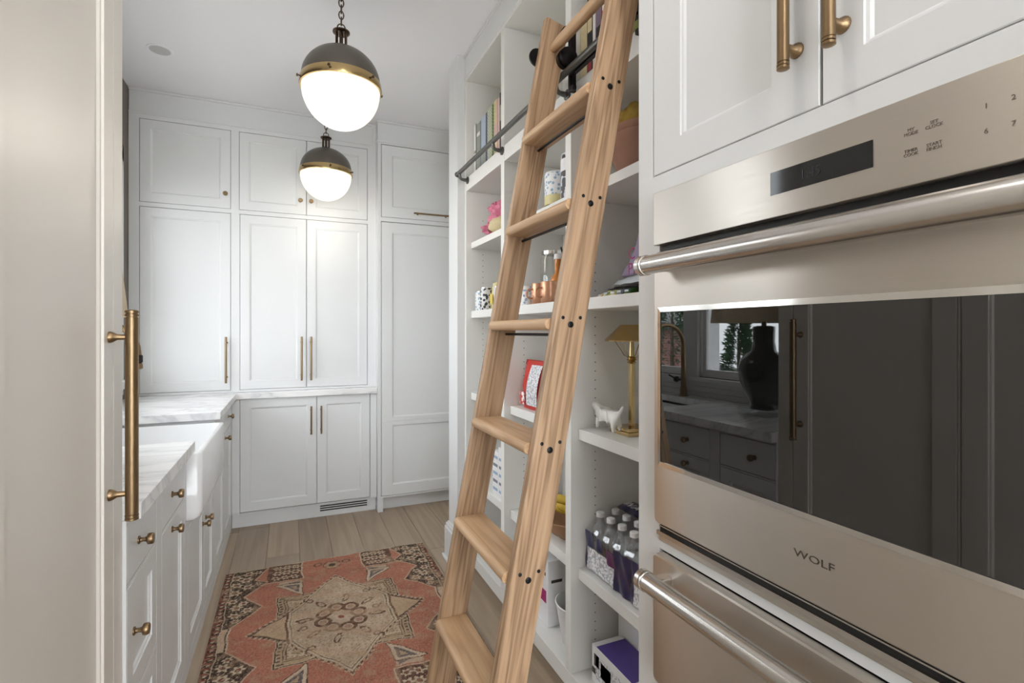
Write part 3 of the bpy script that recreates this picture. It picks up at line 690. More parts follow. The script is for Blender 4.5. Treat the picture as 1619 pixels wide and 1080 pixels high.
for (yi, s_, st) in ((YF0, -1, far), (YN1, 1, near)):
    br = B().box(.868, .894, min(yi, yi + s_ * .014), max(yi, yi + s_ * .014), 2.15, 2.36).box(.870, .886, min(yi, yi + s_ * .03), max(yi, yi + s_ * .03), 2.150, 2.166).build('roller_bracket', 'black_metal', t, bevel=.003)
    B().lathe((.853, yi, 2.2535), (0, s_, 0), [(0, .031), (.018, .033), (.020, .025), (.026, .025), (.028, .033), (.038, .031), (.044, .012), (.046, .006)], 24).build('wheel', 'black_metal', br, smooth=35)
    B().lathe((.862, yi, 2.345), (0, s_, 0), [(0, .024), (.014, .024), (.018, .014), (.024, .010)], 20).build('pivot_cap', 'black_metal', br, smooth=35)
    yo = YF1 if s_ < 0 else YN0
    B().lathe((.768 if s_ < 0 else .815, yo, 2.262), (0, -s_, 0), [(0, .031), (.006, .031), (.010, .024), (.020, .012)], 24).build('hub_cap', 'black_metal', br, smooth=35)
B().box(.867, .884, YN1 + .014, YF0 - .014, 2.200, 2.222).build('brake_bar', 'black_metal', t, bevel=.002)
# ---------------------------------------------------------------- pendants
def pendant(x, y, z, label, rot0, power=3.0):
    t = thing('pendant_lamp', label, 'lamp', (x, y, 2.89), 'domed globe pendants')
    R = .163
    prof = [(-R * 1.05 * math.cos(a_), R * math.sin(a_)) for a_ in [PI * .5 * q / 16 for q in range(17)]]
    B().lathe((x, y, z), (0, 0, 1), [(h, r) for (h, r) in prof] + [(.003, R * .97)], 48).build('globe', 'opal_glow', t, smooth=60)
    zb = z + .004
    dome = [(h, r) for (h, r) in [(.034 + (R - .034 * .2) * .92 * math.sin(a_), R * 1.005 * math.cos(a_)) for a_ in [PI * .5 * q / 16 * .93 for q in range(17)]]]
    B().lathe((x, y, z), (0, 0, 1), dome, 48).build('dome', 'dome_grey', t, smooth=60)
    ztop = z + dome[-1][0]
    bd = B().lathe((x, y, z), (0, 0, 1), [(-.002, R * 1.0), (-.002, R * 1.045), (.004, R * 1.055), (.031, R * 1.03), (.035, R * 1.02), (.035, R * .98)], 48).build('band', 'bright_brass', t, smooth=30)
    for q in range(6):
        a_ = rot0 + q * PI / 3; dv = Vector((math.cos(a_), math.sin(a_), 0))
        B().lathe(Vector((x, y, z + .016)) + dv * R * 1.035, dv, [(0, .0035), (.008, .0035), (.009, .006), (.014, .006), (.015, .003)], 10).build('thumb_screw', 'bronze', bd, smooth=40)
    cg = B().lathe((x, y, ztop - .006), (0, 0, 1), [(0, .030), (.006, .030), (.010, .024), (.012, .024)], 24).build('collar', 'bronze', t, smooth=35)
    B().lathe((x, y, ztop + .070), (0, 0, 1), [(-.006, .028), (0, .036), (.005, .036), (.009, .028), (.010, .01)], 24).build('cap', 'bronze', cg, smooth=35)
    for q in range(6):
        a_ = q * PI / 3 + .3; px, py = x + .022 * math.cos(a_), y + .022 * math.sin(a_); B().cyl((px, py, ztop), (px, py, ztop + .068), .0042, seg=8).build('cage_rod', 'bronze', cg, smooth=35)
    B().lathe((x, y, ztop), (0, 0, 1), [(0, .008), (.07, .008)], 10).build('stem', 'bronze', cg, smooth=35)
    z0 = ztop + .078
    ch = B().torus((x, y, z0 + .014), (0, 1, 0), .016, .0028, 20, 8).build('chain', 'bronze', t, smooth=60)
    k = 0; zz = z0 + .030 + .012
    while zz < 2.86:
        u = Vector((1, 0, 0)) if k % 2 else Vector((0, 1, 0)); ax = Vector((0, 1, 0)) if k % 2 else Vector((1, 0, 0))
        B().torus((x, y, zz), ax, .0100, .0031, 12, 6, stretch=(u, Vector((0, 0, 1.8)))).build('chain_link', 'bronze', ch, smooth=60); zz += .0265; k += 1
    B().lathe((x, y, 2.89), (0, 0, -1), [(0, .062), (.008, .062), (.014, .05), (.022, .016), (.034, .010)], 32).build('canopy', 'bronze', t, smooth=40)
    l = bpy.data.lights.new('pendant_bulb', 'POINT'); l.energy = power; l.color = (1, .91, .79); l.shadow_soft_size = .15
    lo = bpy.data.objects.new('pendant_bulb', l); C.objects.link(lo); lo.location = (x, y, z - R - .16)
pendant(.201, 2.34, 2.386, 'domed globe pendant hanging nearest the camera, larger in view', math.radians(-110))
pendant(.217, 3.66, 2.386, 'domed globe pendant hanging farther back before the wall cabinets', math.radians(-85), 1.3)
def downlight(x, y, label, energy):
    t = thing('recessed_light', label, 'lamp', (x, y, 2.89), 'recessed lights')
    B().lathe((x, y, 2.8895), (0, 0, -1), [(0, .062), (.004, .062), (.006, .054), (.004, .048), (0, .047)], 32).build('trim_ring', 'ceiling_paint', t, smooth=40)
    B().lathe((x, y, 2.8885), (0, 0, -1), [(0, .046), (.001, .046)], 32).build('lens', 'can_glow', t)
    l = bpy.data.lights.new('can_fill_beam', 'AREA'); l.shape = 'DISK'; l.size = .09; l.energy = energy; l.color = (1, .97, .93)
    lo = bpy.data.objects.new('can_fill_beam', l); C.objects.link(lo); lo.location = (x, y, 2.875)
downlight(.19, .66, 'recessed downlight in the ceiling above the oven, out of frame', 1.8)
downlight(.19, -.7, 'added recessed fill light in the ceiling behind the camera, out of frame', 4)  # unseen lamp, added only to fill the interior
t = thing('ceiling_speaker', 'round white ceiling speaker grille at upper left', 'speaker', (-.665, 3.37, 2.89))
B().lathe((-.665, 3.37, 2.8895), (0, 0, -1), [(0, .064), (.003, .064), (.005, .060), (.0035, .052), (.002, .050)], 40).build('trim_ring', 'ceiling_paint', t, smooth=40)
B().lathe((-.665, 3.37, 2.889), (0, 0, -1), [(0, .050), (.0032, .050), (.0035, .001)], 40).build('grille', 'lens_grey', t)
# ---------------------------------------------------------------- table lamp on the left worktop (seen in the oven glass)
t = thing('ginger_jar_lamp', 'dark green ginger-jar table lamp on the marble beside the refrigerator', 'lamp', (-.70, 1.85, .917))
lx, ly = -.70, 1.85
B().box(lx - .085, lx + .085, ly - .085, ly + .085, .917, .952).build('base', 'acrylic', t, bevel=.003)
B().lathe((lx, ly, .952), (0, 0, 1), [(0, .062), (.006, .066), (.02, .066), (.06, .080), (.13, .112), (.19, .122), (.235, .112), (.265, .080), (.285, .058), (.33, .050), (.405, .052), (.41, .03)], 40).build('jar', 'jar_green', t, smooth=50)
B().lathe((lx, ly, 1.36), (0, 0, 1), [(0, .012), (.06, .012), (.07, .02), (.12, .02)], 12).build('socket', 'brass', t, smooth=40)
b = B(); n_ = 48; V = []; F = []
for (h, r) in ((1.378, .250), (1.70, .215), (1.70, .213), (1.378, .248)):
    for i in range(n_): V.append((lx + r * math.cos(2 * PI * i / n_), ly + r * math.sin(2 * PI * i / n_), h))
for k in range(4):
    for i in range(n_): F.append((k * n_ + i, k * n_ + (i + 1) % n_, ((k + 1) % 4) * n_ + (i + 1) % n_, ((k + 1) % 4) * n_ + i))
b.add(V, F); b.build('lamp_shade', 'linen', t, smooth=50)
# ---------------------------------------------------------------- rug
def make_rug():
    W_, Hh = .541, .680; cx, cy = .217, 2.50; step = .0034
    nx, ny = int(2 * W_ / step), int(2 * Hh / step)
    X, Y = np.meshgrid(np.linspace(-W_, W_, nx + 1), np.linspace(-Hh, Hh, ny + 1)); rng = np.random.default_rng(3)
    # hand-woven wobble
    Xw = X + .004 * np.sin(Y * 23 + 1) + .002 * np.sin(Y * 61); Yw = Y + .004 * np.sin(X * 27) + .002 * np.sin(X * 71 + 2)
    ax, ay = np.abs(Xw), np.abs(Yw)
    lin = lambda r, g, b_: np.array(srgb(r, g, b_)[:3])
    ORG, DK, CR, BE, BR, RD, NV = lin(186, 118, 98), lin(50, 38, 36), lin(216, 196, 170), lin(184, 160, 130), lin(104, 70, 54), lin(140, 62, 54), lin(60, 62, 84)
    col = np.zeros(X.shape + (3,)); col[:] = ORG
    def setc(m_, c, a=1.0): col[m_] = col[m_] * (1 - a) + c * a
    def poly_sd(px, py, P):
        """signed distance, negative inside"""
        d = np.full(px.shape, 1e9); ins = np.zeros(px.shape, bool); n = len(P)
        for i in range(n):
            x1, y1 = P[i]; x2, y2 = P[(i + 1) % n]; ex, ey = x2 - x1, y2 - y1; L2 = ex * ex + ey * ey
            tt = np.clip(((px - x1) * ex + (py - y1) * ey) / L2, 0, 1); d = np.minimum(d, np.hypot(px - x1 - tt * ex, py - y1 - tt * ey))
            cnd = ((y1 > py) != (y2 > py)) & (px < (x2 - x1) * (py - y1) / (y2 - y1 + 1e-12) + x1); ins ^= cnd
        return np.where(ins, -d, d)
    def flower(x0, y0, r, c_pet, c_mid, sym=True):
        px, py = (ax, ay) if sym else (Xw, Yw)
        dx, dy = px - x0, py - y0; rr = np.hypot(dx, dy) / 1.2; th = np.arctan2(dy, dx)
        m_ = rr < r * (.78 + .22 * np.cos(th * 6)); setc(m_, c_pet); setc(rr < r * .42, DK, .85); setc(rr < r * .24, c_mid)
    # corner spandrels
    sp = [(.60, .085), (.478, .085), (.472, .10), (.350, .245), (.440, .376), (.340, .500), (.395, .545), (.330, .70), (.60, .70)]
    sd = poly_sd(ax, ay, sp); setc(sd < .010, CR, .75); setc(sd < .003, DK); setc((sd < 0) & (sd > -.004), BR)
    fy = (ax > .0)
    for (x0, y0, r) in ((.405, .235, .024), (.455, .275, .026), (.462, .20, .024), (.425, .31, .020), (.475, .34, .022), (.455, .15, .018), (.480, .43, .028), (.425, .48, .026), (.475, .515, .026), (.430, .565, .028), (.485, .60, .030), (.425, .635, .024), (.375, .50, .014), (.378, .635, .018)):
        flower(x0, y0, r, CR, RD)
    # side strips between the spandrels
    setc((ax > .462) & (ax < .470) & (ay < .09), CR); setc((ax > .470) & (ax < .476) & (ay < .09), DK); setc((ax >= .476) & (ay < .09), CR, .8)
    # end boxes
    box = (ay > .470) & (ax < .375) & (ax > .155); setc(box & (ay > .478) & (ax > .163) & (ax < .330), DK, .85); setc(box & ((ay < .476) | (ax < .162)), CR)
    for x0 in (.190, .235, .280):
        flower(x0, .575, .024, CR, RD); flower(x0, .635, .022, CR, BE); flower(x0 + .01, .515, .020, CR, RD)
    mid = (ax < .150) & (ay > .50); setc(mid, ORG * 1.03)
    for (x0, y0) in ((0, .575),): 
        flower(x0, y0, .040, BE, DK); rr = np.hypot(ax - x0, ay - y0); setc((rr > .044) & (rr < .051), BR)
    rr = np.hypot((ax - .075) * 1.0, (ay - .60)); setc((rr < .024) & (rr > .015), BR)
    box2 = (ay > .405) & (ay < .462) & (ax > .165) & (ax < .275); setc(box2, CR, .8); setc(poly_sd(ax, ay, [(.175, .412), (.175, .455), (.235, .435)]) < 0, NV, .8)
    tri = poly_sd(ax, ay, [(.160, .295), (.170, .425), (.290, .425)]); setc(tri < .006, DK); setc(tri < .002, CR); setc(tri < -.012, NV, .85); setc(tri < -.026, BE)
    # square star
    sq = np.maximum(ax - .270, ay - (.262 + .02 * (ax / .27))); setc(sq < .012, CR); setc((sq < .009) & (sq > .003), DK)
    setc(sq < 0, BE); tooth = (np.floor(ay / .012) % 2 == 0); setc((sq < 0) & (sq > -.014) & tooth & (ax > .24), DK, .85); setc((sq < -.022) & (sq > -.027), DK, .8); setc((sq < -.034) & (sq > -.038), BR)
    setc((sq < -.040) & (sq > -.062), CR, .7)
    # side arrows
    ar = poly_sd(ax, ay, [(.215, .125), (.375, .0), (.215, -.125)]); serr = .004 * np.sign(np.sin(ay * 420))
    setc(ar < .016 + serr, CR); setc(ar < .010 + serr, DK); setc(ar < .002, BR); setc(ar < -.004, lin(202, 174, 144))
    # long hexagon medallion
    hx = poly_sd(ax, ay, [(-.23, .12), (0, .412), (.0, .412), (.222, .122), (.222, -.122), (0, -.412), (-.23, -.12)])
    hx = np.maximum(ax - .222, (ax * .290 / .222 + (ay - .412)) * .62); serr2 = .004 * np.sign(np.sin(ax * 330))
    setc(hx < .018 + serr2, CR); setc((hx < .013 + serr2) & (hx > .006), BR); setc(hx < .0, CR); setc((hx < -.004) & (hx > -.009), DK, .85); setc(hx < -.016, lin(206, 184, 160))
    setc((hx < -.016) & (hx > -.020), BE)
    # rosette
    XS_, YS_ = Xw, Yw; Xw, Yw = Xw / 1.35, Yw / 1.35
    rr = np.hypot(Xw, Yw * .92); th = np.arctan2(Yw, Xw)
    for k in range(8):
        a_ = k * PI / 4 + .2; px, py = .062 * math.cos(a_), .070 * math.sin(a_); d_ = np.hypot(Xw - px, (Yw - py)); setc((d_ < .029) & (d_ > .017), BR); setc(d_ < .012, RD, .5)
        px, py = .115 * math.cos(a_ + .39), .130 * math.sin(a_ + .39); u_ = (Xw - px) * math.cos(a_ + .39) + (Yw - py) * math.sin(a_ + .39); v_ = -(Xw - px) * math.sin(a_ + .39) + (Yw - py) * math.cos(a_ + .39)
        e_ = (u_ / .030) ** 2 + (v_ / .011) ** 2; setc((e_ < 1) & (e_ > .35), BR)
    setc(rr < .020, CR); setc(rr < .010, RD); Xw, Yw = XS_, YS_
    for (x0, y0) in ((.135, .20), (.165, .03)): 
        d_ = np.hypot(ax - x0, ay - y0); setc((d_ < .018) & (d_ > .010), BR, .9); setc(np.hypot(ax - x0 - .022, ay - y0 - .01) < .007, DK)
    # outer guard border
    bd = ax > .503; setc(bd, DK); seg_ = np.floor(Yw / .034); ph = (Yw / .034) - seg_
    setc(bd & (ax > .510) & (np.abs(ph - .5 - (ax - .522) * 12) < .22) & (ax < .534), RD, .95); setc(bd & (np.hypot((ph - .15) * .034, ax - .520) < .0075), CR, .8)
    setc((ax > .500) & (ax < .504), CR); setc(ax > .537, RD); setc(ay > .6745, CR)
    # worn, broken-up drawing inside the medallion and spandrels
    wv = np.sin(Xw * 190 + 3 * np.sin(Yw * 60)) * np.sin(Yw * 160 + 2.5 * np.sin(Xw * 75)); inner = (hx < -.022) & (np.hypot(Xw, Yw) > .13)
    setc(inner & (wv > .55), BR, .38); setc(inner & (wv < -.62), CR, .8); setc((hx < 0) & (np.sin(Yw * 38 + 2 * np.sin(Xw * 11)) > .55), lin(204, 172, 142), .45)
    setc((sd < -.006) & (wv > .72), CR, .6); setc((sq < -.04) & (hx > .02) & (ar > .02) & (wv > .4), DK, .5)
    # wear: abrash bands, faded patches, speckle (all in the pile itself)
    ab = 1 + .09 * np.sin(Yw * 9 + .7) * np.sin(Yw * 31) + .05 * np.sin(Xw * 14 + Yw * 5)
    col *= ab[..., None]
    sm = rng.random((ny // 8 + 2, nx // 8 + 2)); yi = np.linspace(0, sm.shape[0] - 1.01, ny + 1); xi = np.linspace(0, sm.shape[1] - 1.01, nx + 1)
    y0i, x0i = yi.astype(int), xi.astype(int); fy_, fx_ = (yi - y0i)[:, None], (xi - x0i)[None, :]
    g_ = lambda a_, b_: sm[np.ix_(a_, b_)]
    nz = g_(y0i, x0i) * (1 - fy_) * (1 - fx_) + g_(y0i + 1, x0i) * fy_ * (1 - fx_) + g_(y0i, x0i + 1) * (1 - fy_) * fx_ + g_(y0i + 1, x0i + 1) * fy_ * fx_
    fade = np.clip((nz - .55) * 1.6, 0, .5)[..., None] ; col = col * (1 - fade) + lin(190, 160, 134) * fade
    sp_ = rng.random(X.shape); k_ = (sp_ > .76)[..., None] * .42; col = col * (1 - k_) + lin(196, 172, 146) * k_
    k_ = (sp_ < .17)[..., None] * .42; col = col * (1 - k_) + lin(84, 60, 48) * k_
    col = (col * .93 + .07 * lin(160, 138, 120)) * .84
    Z = .0085 + .0007 * rng.random(X.shape)
    nv = (nx + 1) * (ny + 1); co = np.stack([X + cx, Y + cy, Z], -1).reshape(-1, 3)
    idx = np.arange(nv).reshape(ny + 1, nx + 1)
    q = np.stack([idx[:-1, :-1], idx[:-1, 1:], idx[1:, 1:], idx[1:, :-1]], -1).reshape(-1, 4)
    # skirt
    ringi = np.concatenate([idx[0, :], idx[1:, -1], idx[-1, -2::-1], idx[-2:0:-1, 0]]); base = co[ringi].copy(); base[:, 2] = .0005
    nr = len(ringi); bi = nv + np.arange(nr)
    sk = np.stack([ringi, bi, np.roll(bi, -1), np.roll(ringi, -1)], -1)
    co = np.concatenate([co, base]); q = np.concatenate([q, sk]); cc = np.concatenate([col.reshape(-1, 3), col.reshape(-1, 3)[ringi]])
    me = bpy.data.meshes.new('rug'); me.vertices.add(len(co)); me.vertices.foreach_set('co', co.astype(np.float32).ravel())
    me.loops.add(q.size); me.polygons.add(len(q)); me.loops.foreach_set('vertex_index', q.astype(np.int32).ravel())
    me.polygons.foreach_set('loop_start', np.arange(0, q.size, 4, dtype=np.int32)); me.update(calc_edges=True); me.validate()
    at = me.color_attributes.new('pile', 'FLOAT_COLOR', 'POINT'); at.data.foreach_set('color', np.concatenate([cc, np.ones((len(cc), 1))], 1).astype(np.float32).ravel())
    m = mat('rug_pile', srgb(180, 130, 100), 0.95, spec=.1); t_ = m.node_tree; a_ = t_.nodes.new('ShaderNodeVertexColor'); a_.layer_name = 'pile'
    t_.links.new(a_.outputs[0], t_.nodes['Principled BSDF'].inputs['Base Color']); me.materials.append(m)
    o = bpy.data.objects.new('rug', me); C.objects.link(o)
    tag(o, 'worn terracotta oriental rug with a pale medallion on the oak floor', 'rug')
    B().box(cx - W_ + .003, cx + W_ - .003, cy + Hh - .001, cy + Hh + .009, .0008, .004).build('selvedge', 'cream', o, label='cream flat-woven end of the rug')
make_rug()
# ---------------------------------------------------------------- things on the bookcase shelves
ZS = {'b': .132, 'm': .510, 'n': .991, 'o': 1.449, 'p': 1.832, 'q': 2.190}
def book(y0, y1, z, h, dpt, cover, label, group, x0=.935, extra=None, hinge=None):
    t = thing('book', label, 'book', (x0 + dpt / 2, (y0 + y1) / 2, z), group)
    g = .0008; y0 += g; y1 -= g
    c = B().box(x0, x0 + dpt, y0, y0 + .003, z, z + h).box(x0, x0 + dpt, y1 - .003, y1, z, z + h).box(x0, x0 + .004, y0 + .003, y1 - .003, z, z + h).build('cover', cover, t)
    B().box(x0 + .0041, x0 + dpt - .004, y0 + .0031, y1 - .0031, z + .003, z + h - .004).build('pages', 'page', t)
    if hinge: B().box(x0 - .0012, x0 - .0002, y0, y0 + (y1 - y0) * .22, z, z + h).build('hinge', hinge, c)
    if extra:
        for (za, zb, m_) in extra: B().box(x0 - .0006, x0 - .0001, y0 + .003, y1 - .003, z + h * za, z + h * zb).build('spine_label', m_, c)
G = 'upright books on the top left shelf'
bk = [(2.655, 2.700, 'book_white', .285, 'thick white book with a dark spine edge, leftmost on the top left shelf', [(.45, .5, 'book_grey')]),
      (2.585, 2.654, 'book_grey', .275, 'grey-green book second from the left on the top left shelf', [(.75, .82, 'book_white')]),
      (2.490, 2.584, 'book_blue', .282, 'thick pale blue book on the top left shelf', [(.12, .30, 'book_grey')]),
      (2.398, 2.489, 'check_green', .290, 'thick green and white patterned book on the top left shelf', [(.0, .0001, 'book_green')]),
      (2.345, 2.397, 'book_cream', .295, 'cream and tan floral book near the divider on the top left shelf', [(.3, .6, 'book_pink')]),
      (2.318, 2.344, 'book_pink', .290, 'thin pale pink book on the top left shelf', None),
      (2.262, 2.317, 'book_black', .305, 'black book against the divider, rightmost on the top left shelf', [(.55, .8, 'book_grey')])]
for (y0, y1, m_, h, lab, ex) in bk: book(y0, y1, ZS['q'], h, .20, m_, lab, G, extra=ex, hinge={'book_white': 'book_black', 'book_blue': 'navy', 'check_green': 'book_green', 'book_grey': 'grey_label', 'book_cream': 'book_pink'}.get(m_))
G = 'upright books on the top shelf behind the ladder'
bk = [(1.515, 1.560, 'book_cream', .27, 'cream book left of the black book behind the ladder top', None),
      (1.480, 1.514, 'book_black', .33, 'tall black book with orange marks seen behind the ladder top', [(.1, .3, 'book_red'), (.5, .7, 'book_cream')]),
      (1.462, 1.479, 'book_white', .30, 'thin white book between black and mauve books behind the ladder top', None),
      (1.425, 1.461, 'book_mauve', .31, 'mauve-grey book beside a red book behind the ladder top', [(.2, .5, 'book_black')]),
      (1.385, 1.424, 'book_red', .32, 'red book with white lettering bars behind the ladder top', [(.25, .3, 'book_white'), (.6, .65, 'book_white')]),
      (1.345, 1.384, 'book_white', .30, 'white book right of the red book behind the ladder top', None),
      (1.300, 1.344, 'book_lime', .31, 'lime green book right of the white book behind the ladder top', [(.1, .9, 'green_leaf')])]
for (y0, y1, m_, h, lab, ex) in bk: book(y0, y1, ZS['q'], h, .21, m_, lab, G, extra=ex)
def can(name, x, y, z, r, h, body, label, lid='chrome', band=None, cat='can', group=None):
    t = thing(name, label, cat, (x, y, z), group)
    c = B().lathe((x, y, z), (0, 0, 1), [(0, r * .94), (.003, r), (h - .003, r), (h, r * .94)], 24).build('body', body, t, smooth=40)
    B().lathe((x, y, z + h), (0, 0, 1), [(.0002, r * .96), (.004, r * .96), (.004, r * .86), (.0015, r * .84)], 24).build('lid', lid, t, smooth=40)
    if band: B().lathe((x, y, z + h * band[0]), (0, 0, 1), [(0, r * 1.006), (h * (band[1] - band[0]), r * 1.006)], 24).build('label', band[2], c, smooth=40)
    return t
def bottle(x, y, z, r, h, body, label, cap='black_metal', band=None, name='bottle', neck=.34, shoulder=.62, group=None):
    t = thing(name, label, 'bottle', (x, y, z), group)
    c = B().lathe((x, y, z), (0, 0, 1), [(0, r * .9), (.004, r), (h * shoulder, r), (h * (shoulder + .12), r * .7), (h * (shoulder + .17), r * neck), (h * .9, r * neck)], 24).build('body', body, t, smooth=50)
    B().lathe((x, y, z + h * .9), (0, 0, 1), [(.0002, r * neck * 1.25), (h * .1, r * neck * 1.2)], 18).build('cap', cap, t, smooth=40)
    if band: B().lathe((x, y, z + h * band[0]), (0, 0, 1), [(0, r * 1.01), (h * (band[1] - band[0]), r * 1.01)], 24).build('label', band[2], c, smooth=40)
    return t
def crumple(bmq, amp, seed):
    rnd = random.Random(seed)
    bmq.v = [(p[0] + rnd.uniform(-amp, amp), p[1] + rnd.uniform(-amp, amp), p[2] + (rnd.uniform(-amp, amp))) for p in bmq.v]; return bmq
def blob(c, rx, ry, rz, amp, seed, nu=18, nv=10, zmin=None):
    rnd = random.Random(seed); V = []; F = []; b = B()
    for j in range(nv + 1):
        ph = PI * j / nv
        for i in range(nu):
            a_ = 2 * PI * i / nu; k = 1 + rnd.uniform(-amp, amp)
            z = c[2] + rz * math.cos(ph) * k
            if zmin is not None: z = max(z, zmin)
            V.append((c[0] + rx * math.sin(ph) * math.cos(a_) * k, c[1] + ry * math.sin(ph) * math.sin(a_) * k, z))
    for j in range(nv):
        for i in range(nu): F.append((j * nu + i, j * nu + (i + 1) % nu, (j + 1) * nu + (i + 1) % nu, (j + 1) * nu + i))
    return b.add(V, F)
def bag(c, wy, wx, h, material, seed, parent, name='body', pinch=.35, lean=0.0, amp=.004):
    """standing pouch: full belly, pinched and crimped top, thin in X"""
    rnd = random.Random(seed); V = []; F = []; nu, nv = 24, 14; b = B()
    for j in range(nv + 1):
        s_ = j / nv; k = math.sin(PI * min(1, .12 + s_ * .72)) ** .6 if s_ < .85 else 1
        th = wx * (.95 * (1 - s_ ** 3) * (.55 + .45 * math.sin(PI * (s_ * .8 + .15))) + .02)
        wd = wy * (1 - pinch * .25 * math.sin(PI * s_))
        for i in range(nu):
            a_ = 2 * PI * i / nu; ca, sa = math.cos(a_), math.sin(a_)
            px = math.copysign(abs(ca) ** .8, ca) * th / 2; py = math.copysign(abs(sa) ** .55, sa) * wd / 2
            V.append((c[0] + px + lean * s_ * h + rnd.uniform(-amp, amp) * (s_ > 0), c[1] + py + rnd.uniform(-amp, amp), c[2] + s_ * h + rnd.uniform(-amp, amp) * (0 < s_ < 1)))
    for j in range(nv):
        for i in range(nu): F.append((j * nu + i, j * nu + (i + 1) % nu, (j + 1) * nu + (i + 1) % nu, (j + 1) * nu + i))
    F += [tuple(range(nu)), tuple(range(nv * nu, nv * nu + nu))]
    return b.add(V, F).build(name, material, parent, smooth=60)
# left bay
t = thing('gift_basket', 'pink tulle-wrapped bundle with a brown base in the left bay', 'basket', (1.0, 2.45, ZS['p']))
blob((.99, 2.42, ZS['p'] + .045), .06, .10, .048, .10, 5, zmin=ZS['p']).build('base', 'book_cream', t, smooth=60)
rnd = random.Random(4)
for q, (dy, dz, ry, rz) in enumerate(((.0, .10, .085, .05), (.09, .085, .07, .035), (.15, .055, .055, .028), (-.03, .135, .06, .045), (.05, .135, .055, .035))):
    blob((.985 + .012 * (q % 2), 2.42 + dy, ZS['p'] + dz), .045, ry, rz, .24, 60 + q, 16, 9).build('tulle', 'pink_tulle', t)
can('storage_tin', 1.06, 2.285, ZS['p'], .035, .13, 'grey_label', 'grey-blue tin behind the pink bundle against the divider', band=(.2, .8, 'blue_label'), cat='tin')
can('food_tin', .965, 2.655, ZS['o'], .036, .100, 'blue_can', 'pale blue spotted tin, leftmost on the fourth shelf of the left bay')
can('food_tin', .965, 2.575, ZS['o'], .037, .115, 'dotted_can', 'black and white patterned tin beside the pale blue one in the left bay')
t = thing('snack_pouch', 'pale yellow pouch between the patterned tin and the dark bottle', 'pouch', (1.0, 2.50, ZS['o']))
bag((.99, 2.50, ZS['o']), .085, .05, .145, 'pale_yellow', 11, t); B().box(.9585, .9600, 2.475, 2.515, ZS['o'] + .03, ZS['o'] + .08).build('label', 'yellow', t)
bottle(1.045, 2.452, ZS['o'], .036, .255, 'dark_bottle', 'dark olive-oil bottle with a pale label in the left bay', band=(.1, .5, 'yellow'), neck=.42)
bottle(1.08, 2.372, ZS['o'], .033, .235, 'dark_bottle', 'second dark bottle, behind the ladder stile in the left bay', cap='black_metal')
can('spice_tin', .962, 2.385, ZS['o'], .030, .105, 'mixed_can', 'dark and silver patterned tin in front of the dark bottles', cat='tin')
bottle(.985, 2.645, ZS['n'], .026, .165, 'white_print', 'small white bottle with a dark cap on the third shelf of the left bay', band=(.15, .5, 'blue_label'), cap='bronze', neck=.5)
t = thing('paper_stack', 'upright white printed cartons beside the lower ladder stile', 'carton', (1.03, 2.33, .51))
for q, (ya, yb, hh) in enumerate(((2.235, 2.30, .27), (2.302, 2.36, .25), (2.362, 2.44, .22))):
    c = B().box(.945, 1.12, ya, yb - .001, .5102, .5102 + hh).build('carton', 'white_print', t, bevel=.002)
    for k in range(5): B().box(.9442, .9449, ya + .008, yb - .010, .535 + k * .04, .549 + k * .04).build('print', 'grey_label' if k % 2 else 'blue_label', c)
t = thing('plum_box', 'dark plum box on the bottom shelf of the left bay', 'box', (1.0, 2.33, .132))
B().box(.95, 1.10, 2.25, 2.40, .1322, .215).build('box', 'plum', t, bevel=.003); B().box(.9492, .9499, 2.27, 2.36, .15, .18).build('label', 'white_print', t)
bottle(.97, 2.47, ZS['b'], .03, .16, 'clear_glass', 'clear glass bottle left of the dark plum box on the bottom shelf', cap='pewter')
# middle bay
can('coffee_tin', .985, 1.685, ZS['p'], .052, .165, 'mixed_can', 'large dark patterned tin with a pale lid in the middle bay', lid='white_print', band=(.62, .9, 'white_print'), cat='tin')
can('coffee_tin', .975, 1.800, ZS['p'], .052, .125, 'blue_can', 'pale blue and yellow tin left of the large dark tin in the middle bay', lid='white_print', band=(.0, .3, 'pale_yellow'), cat='tin')
t = thing('glass_jar', 'tall clear glass jar behind the copper mugs', 'jar', (1.07, 2.02, ZS['o']))
B().lathe((1.07, 2.02, ZS['o']), (0, 0, 1), [(0, .05), (.004, .055), (.20, .055), (.215, .048), (.225, .048)], 28).build('body', 'clear_glass', t, smooth=50)
B().lathe((1.07, 2.02, ZS['o'] + .2252), (0, 0, 1), [(0, .05), (.014, .05), (.016, .045)], 28).build('rim', 'chrome', t, smooth=40)
can('spice_jar', .97, 2.085, ZS['o'], .030, .085, 'blue_can', 'small white and blue jar left of the copper mugs', lid='white_print', cat='jar')
def mug(x, y, label):
    t = thing('copper_mug', label, 'mug', (x, y, ZS['o']), 'copper mugs')
    B().lathe((x, y, ZS['o']), (0, 0, 1), [(0, .034), (.004, .038), (.05, .040), (.085, .038), (.090, .039), (.090, .036), (.05, .037), (.008, .034)], 28).build('body', 'copper', t, smooth=50)
    B().torus((x - .046, y, ZS['o'] + .045), (0, 1, 0), .020, .0035, 20, 8).build('handle', 'copper', t, smooth=60)
mug(.985, 1.975, 'copper mug on the left of the pair behind the ladder'); mug(.985, 1.885, 'copper mug on the right of the pair behind the ladder')
bottle(1.05, 1.935, ZS['o'], .036, .215, 'amber', 'amber bottle with an orange label behind the copper mugs', cap='white_print', band=(.2, .45, 'cream'), neck=.4, shoulder=.45)
t = thing('kitchen_tongs', 'dark tongs standing beside the amber bottle', 'tongs', (1.08, 1.885, ZS['o']))
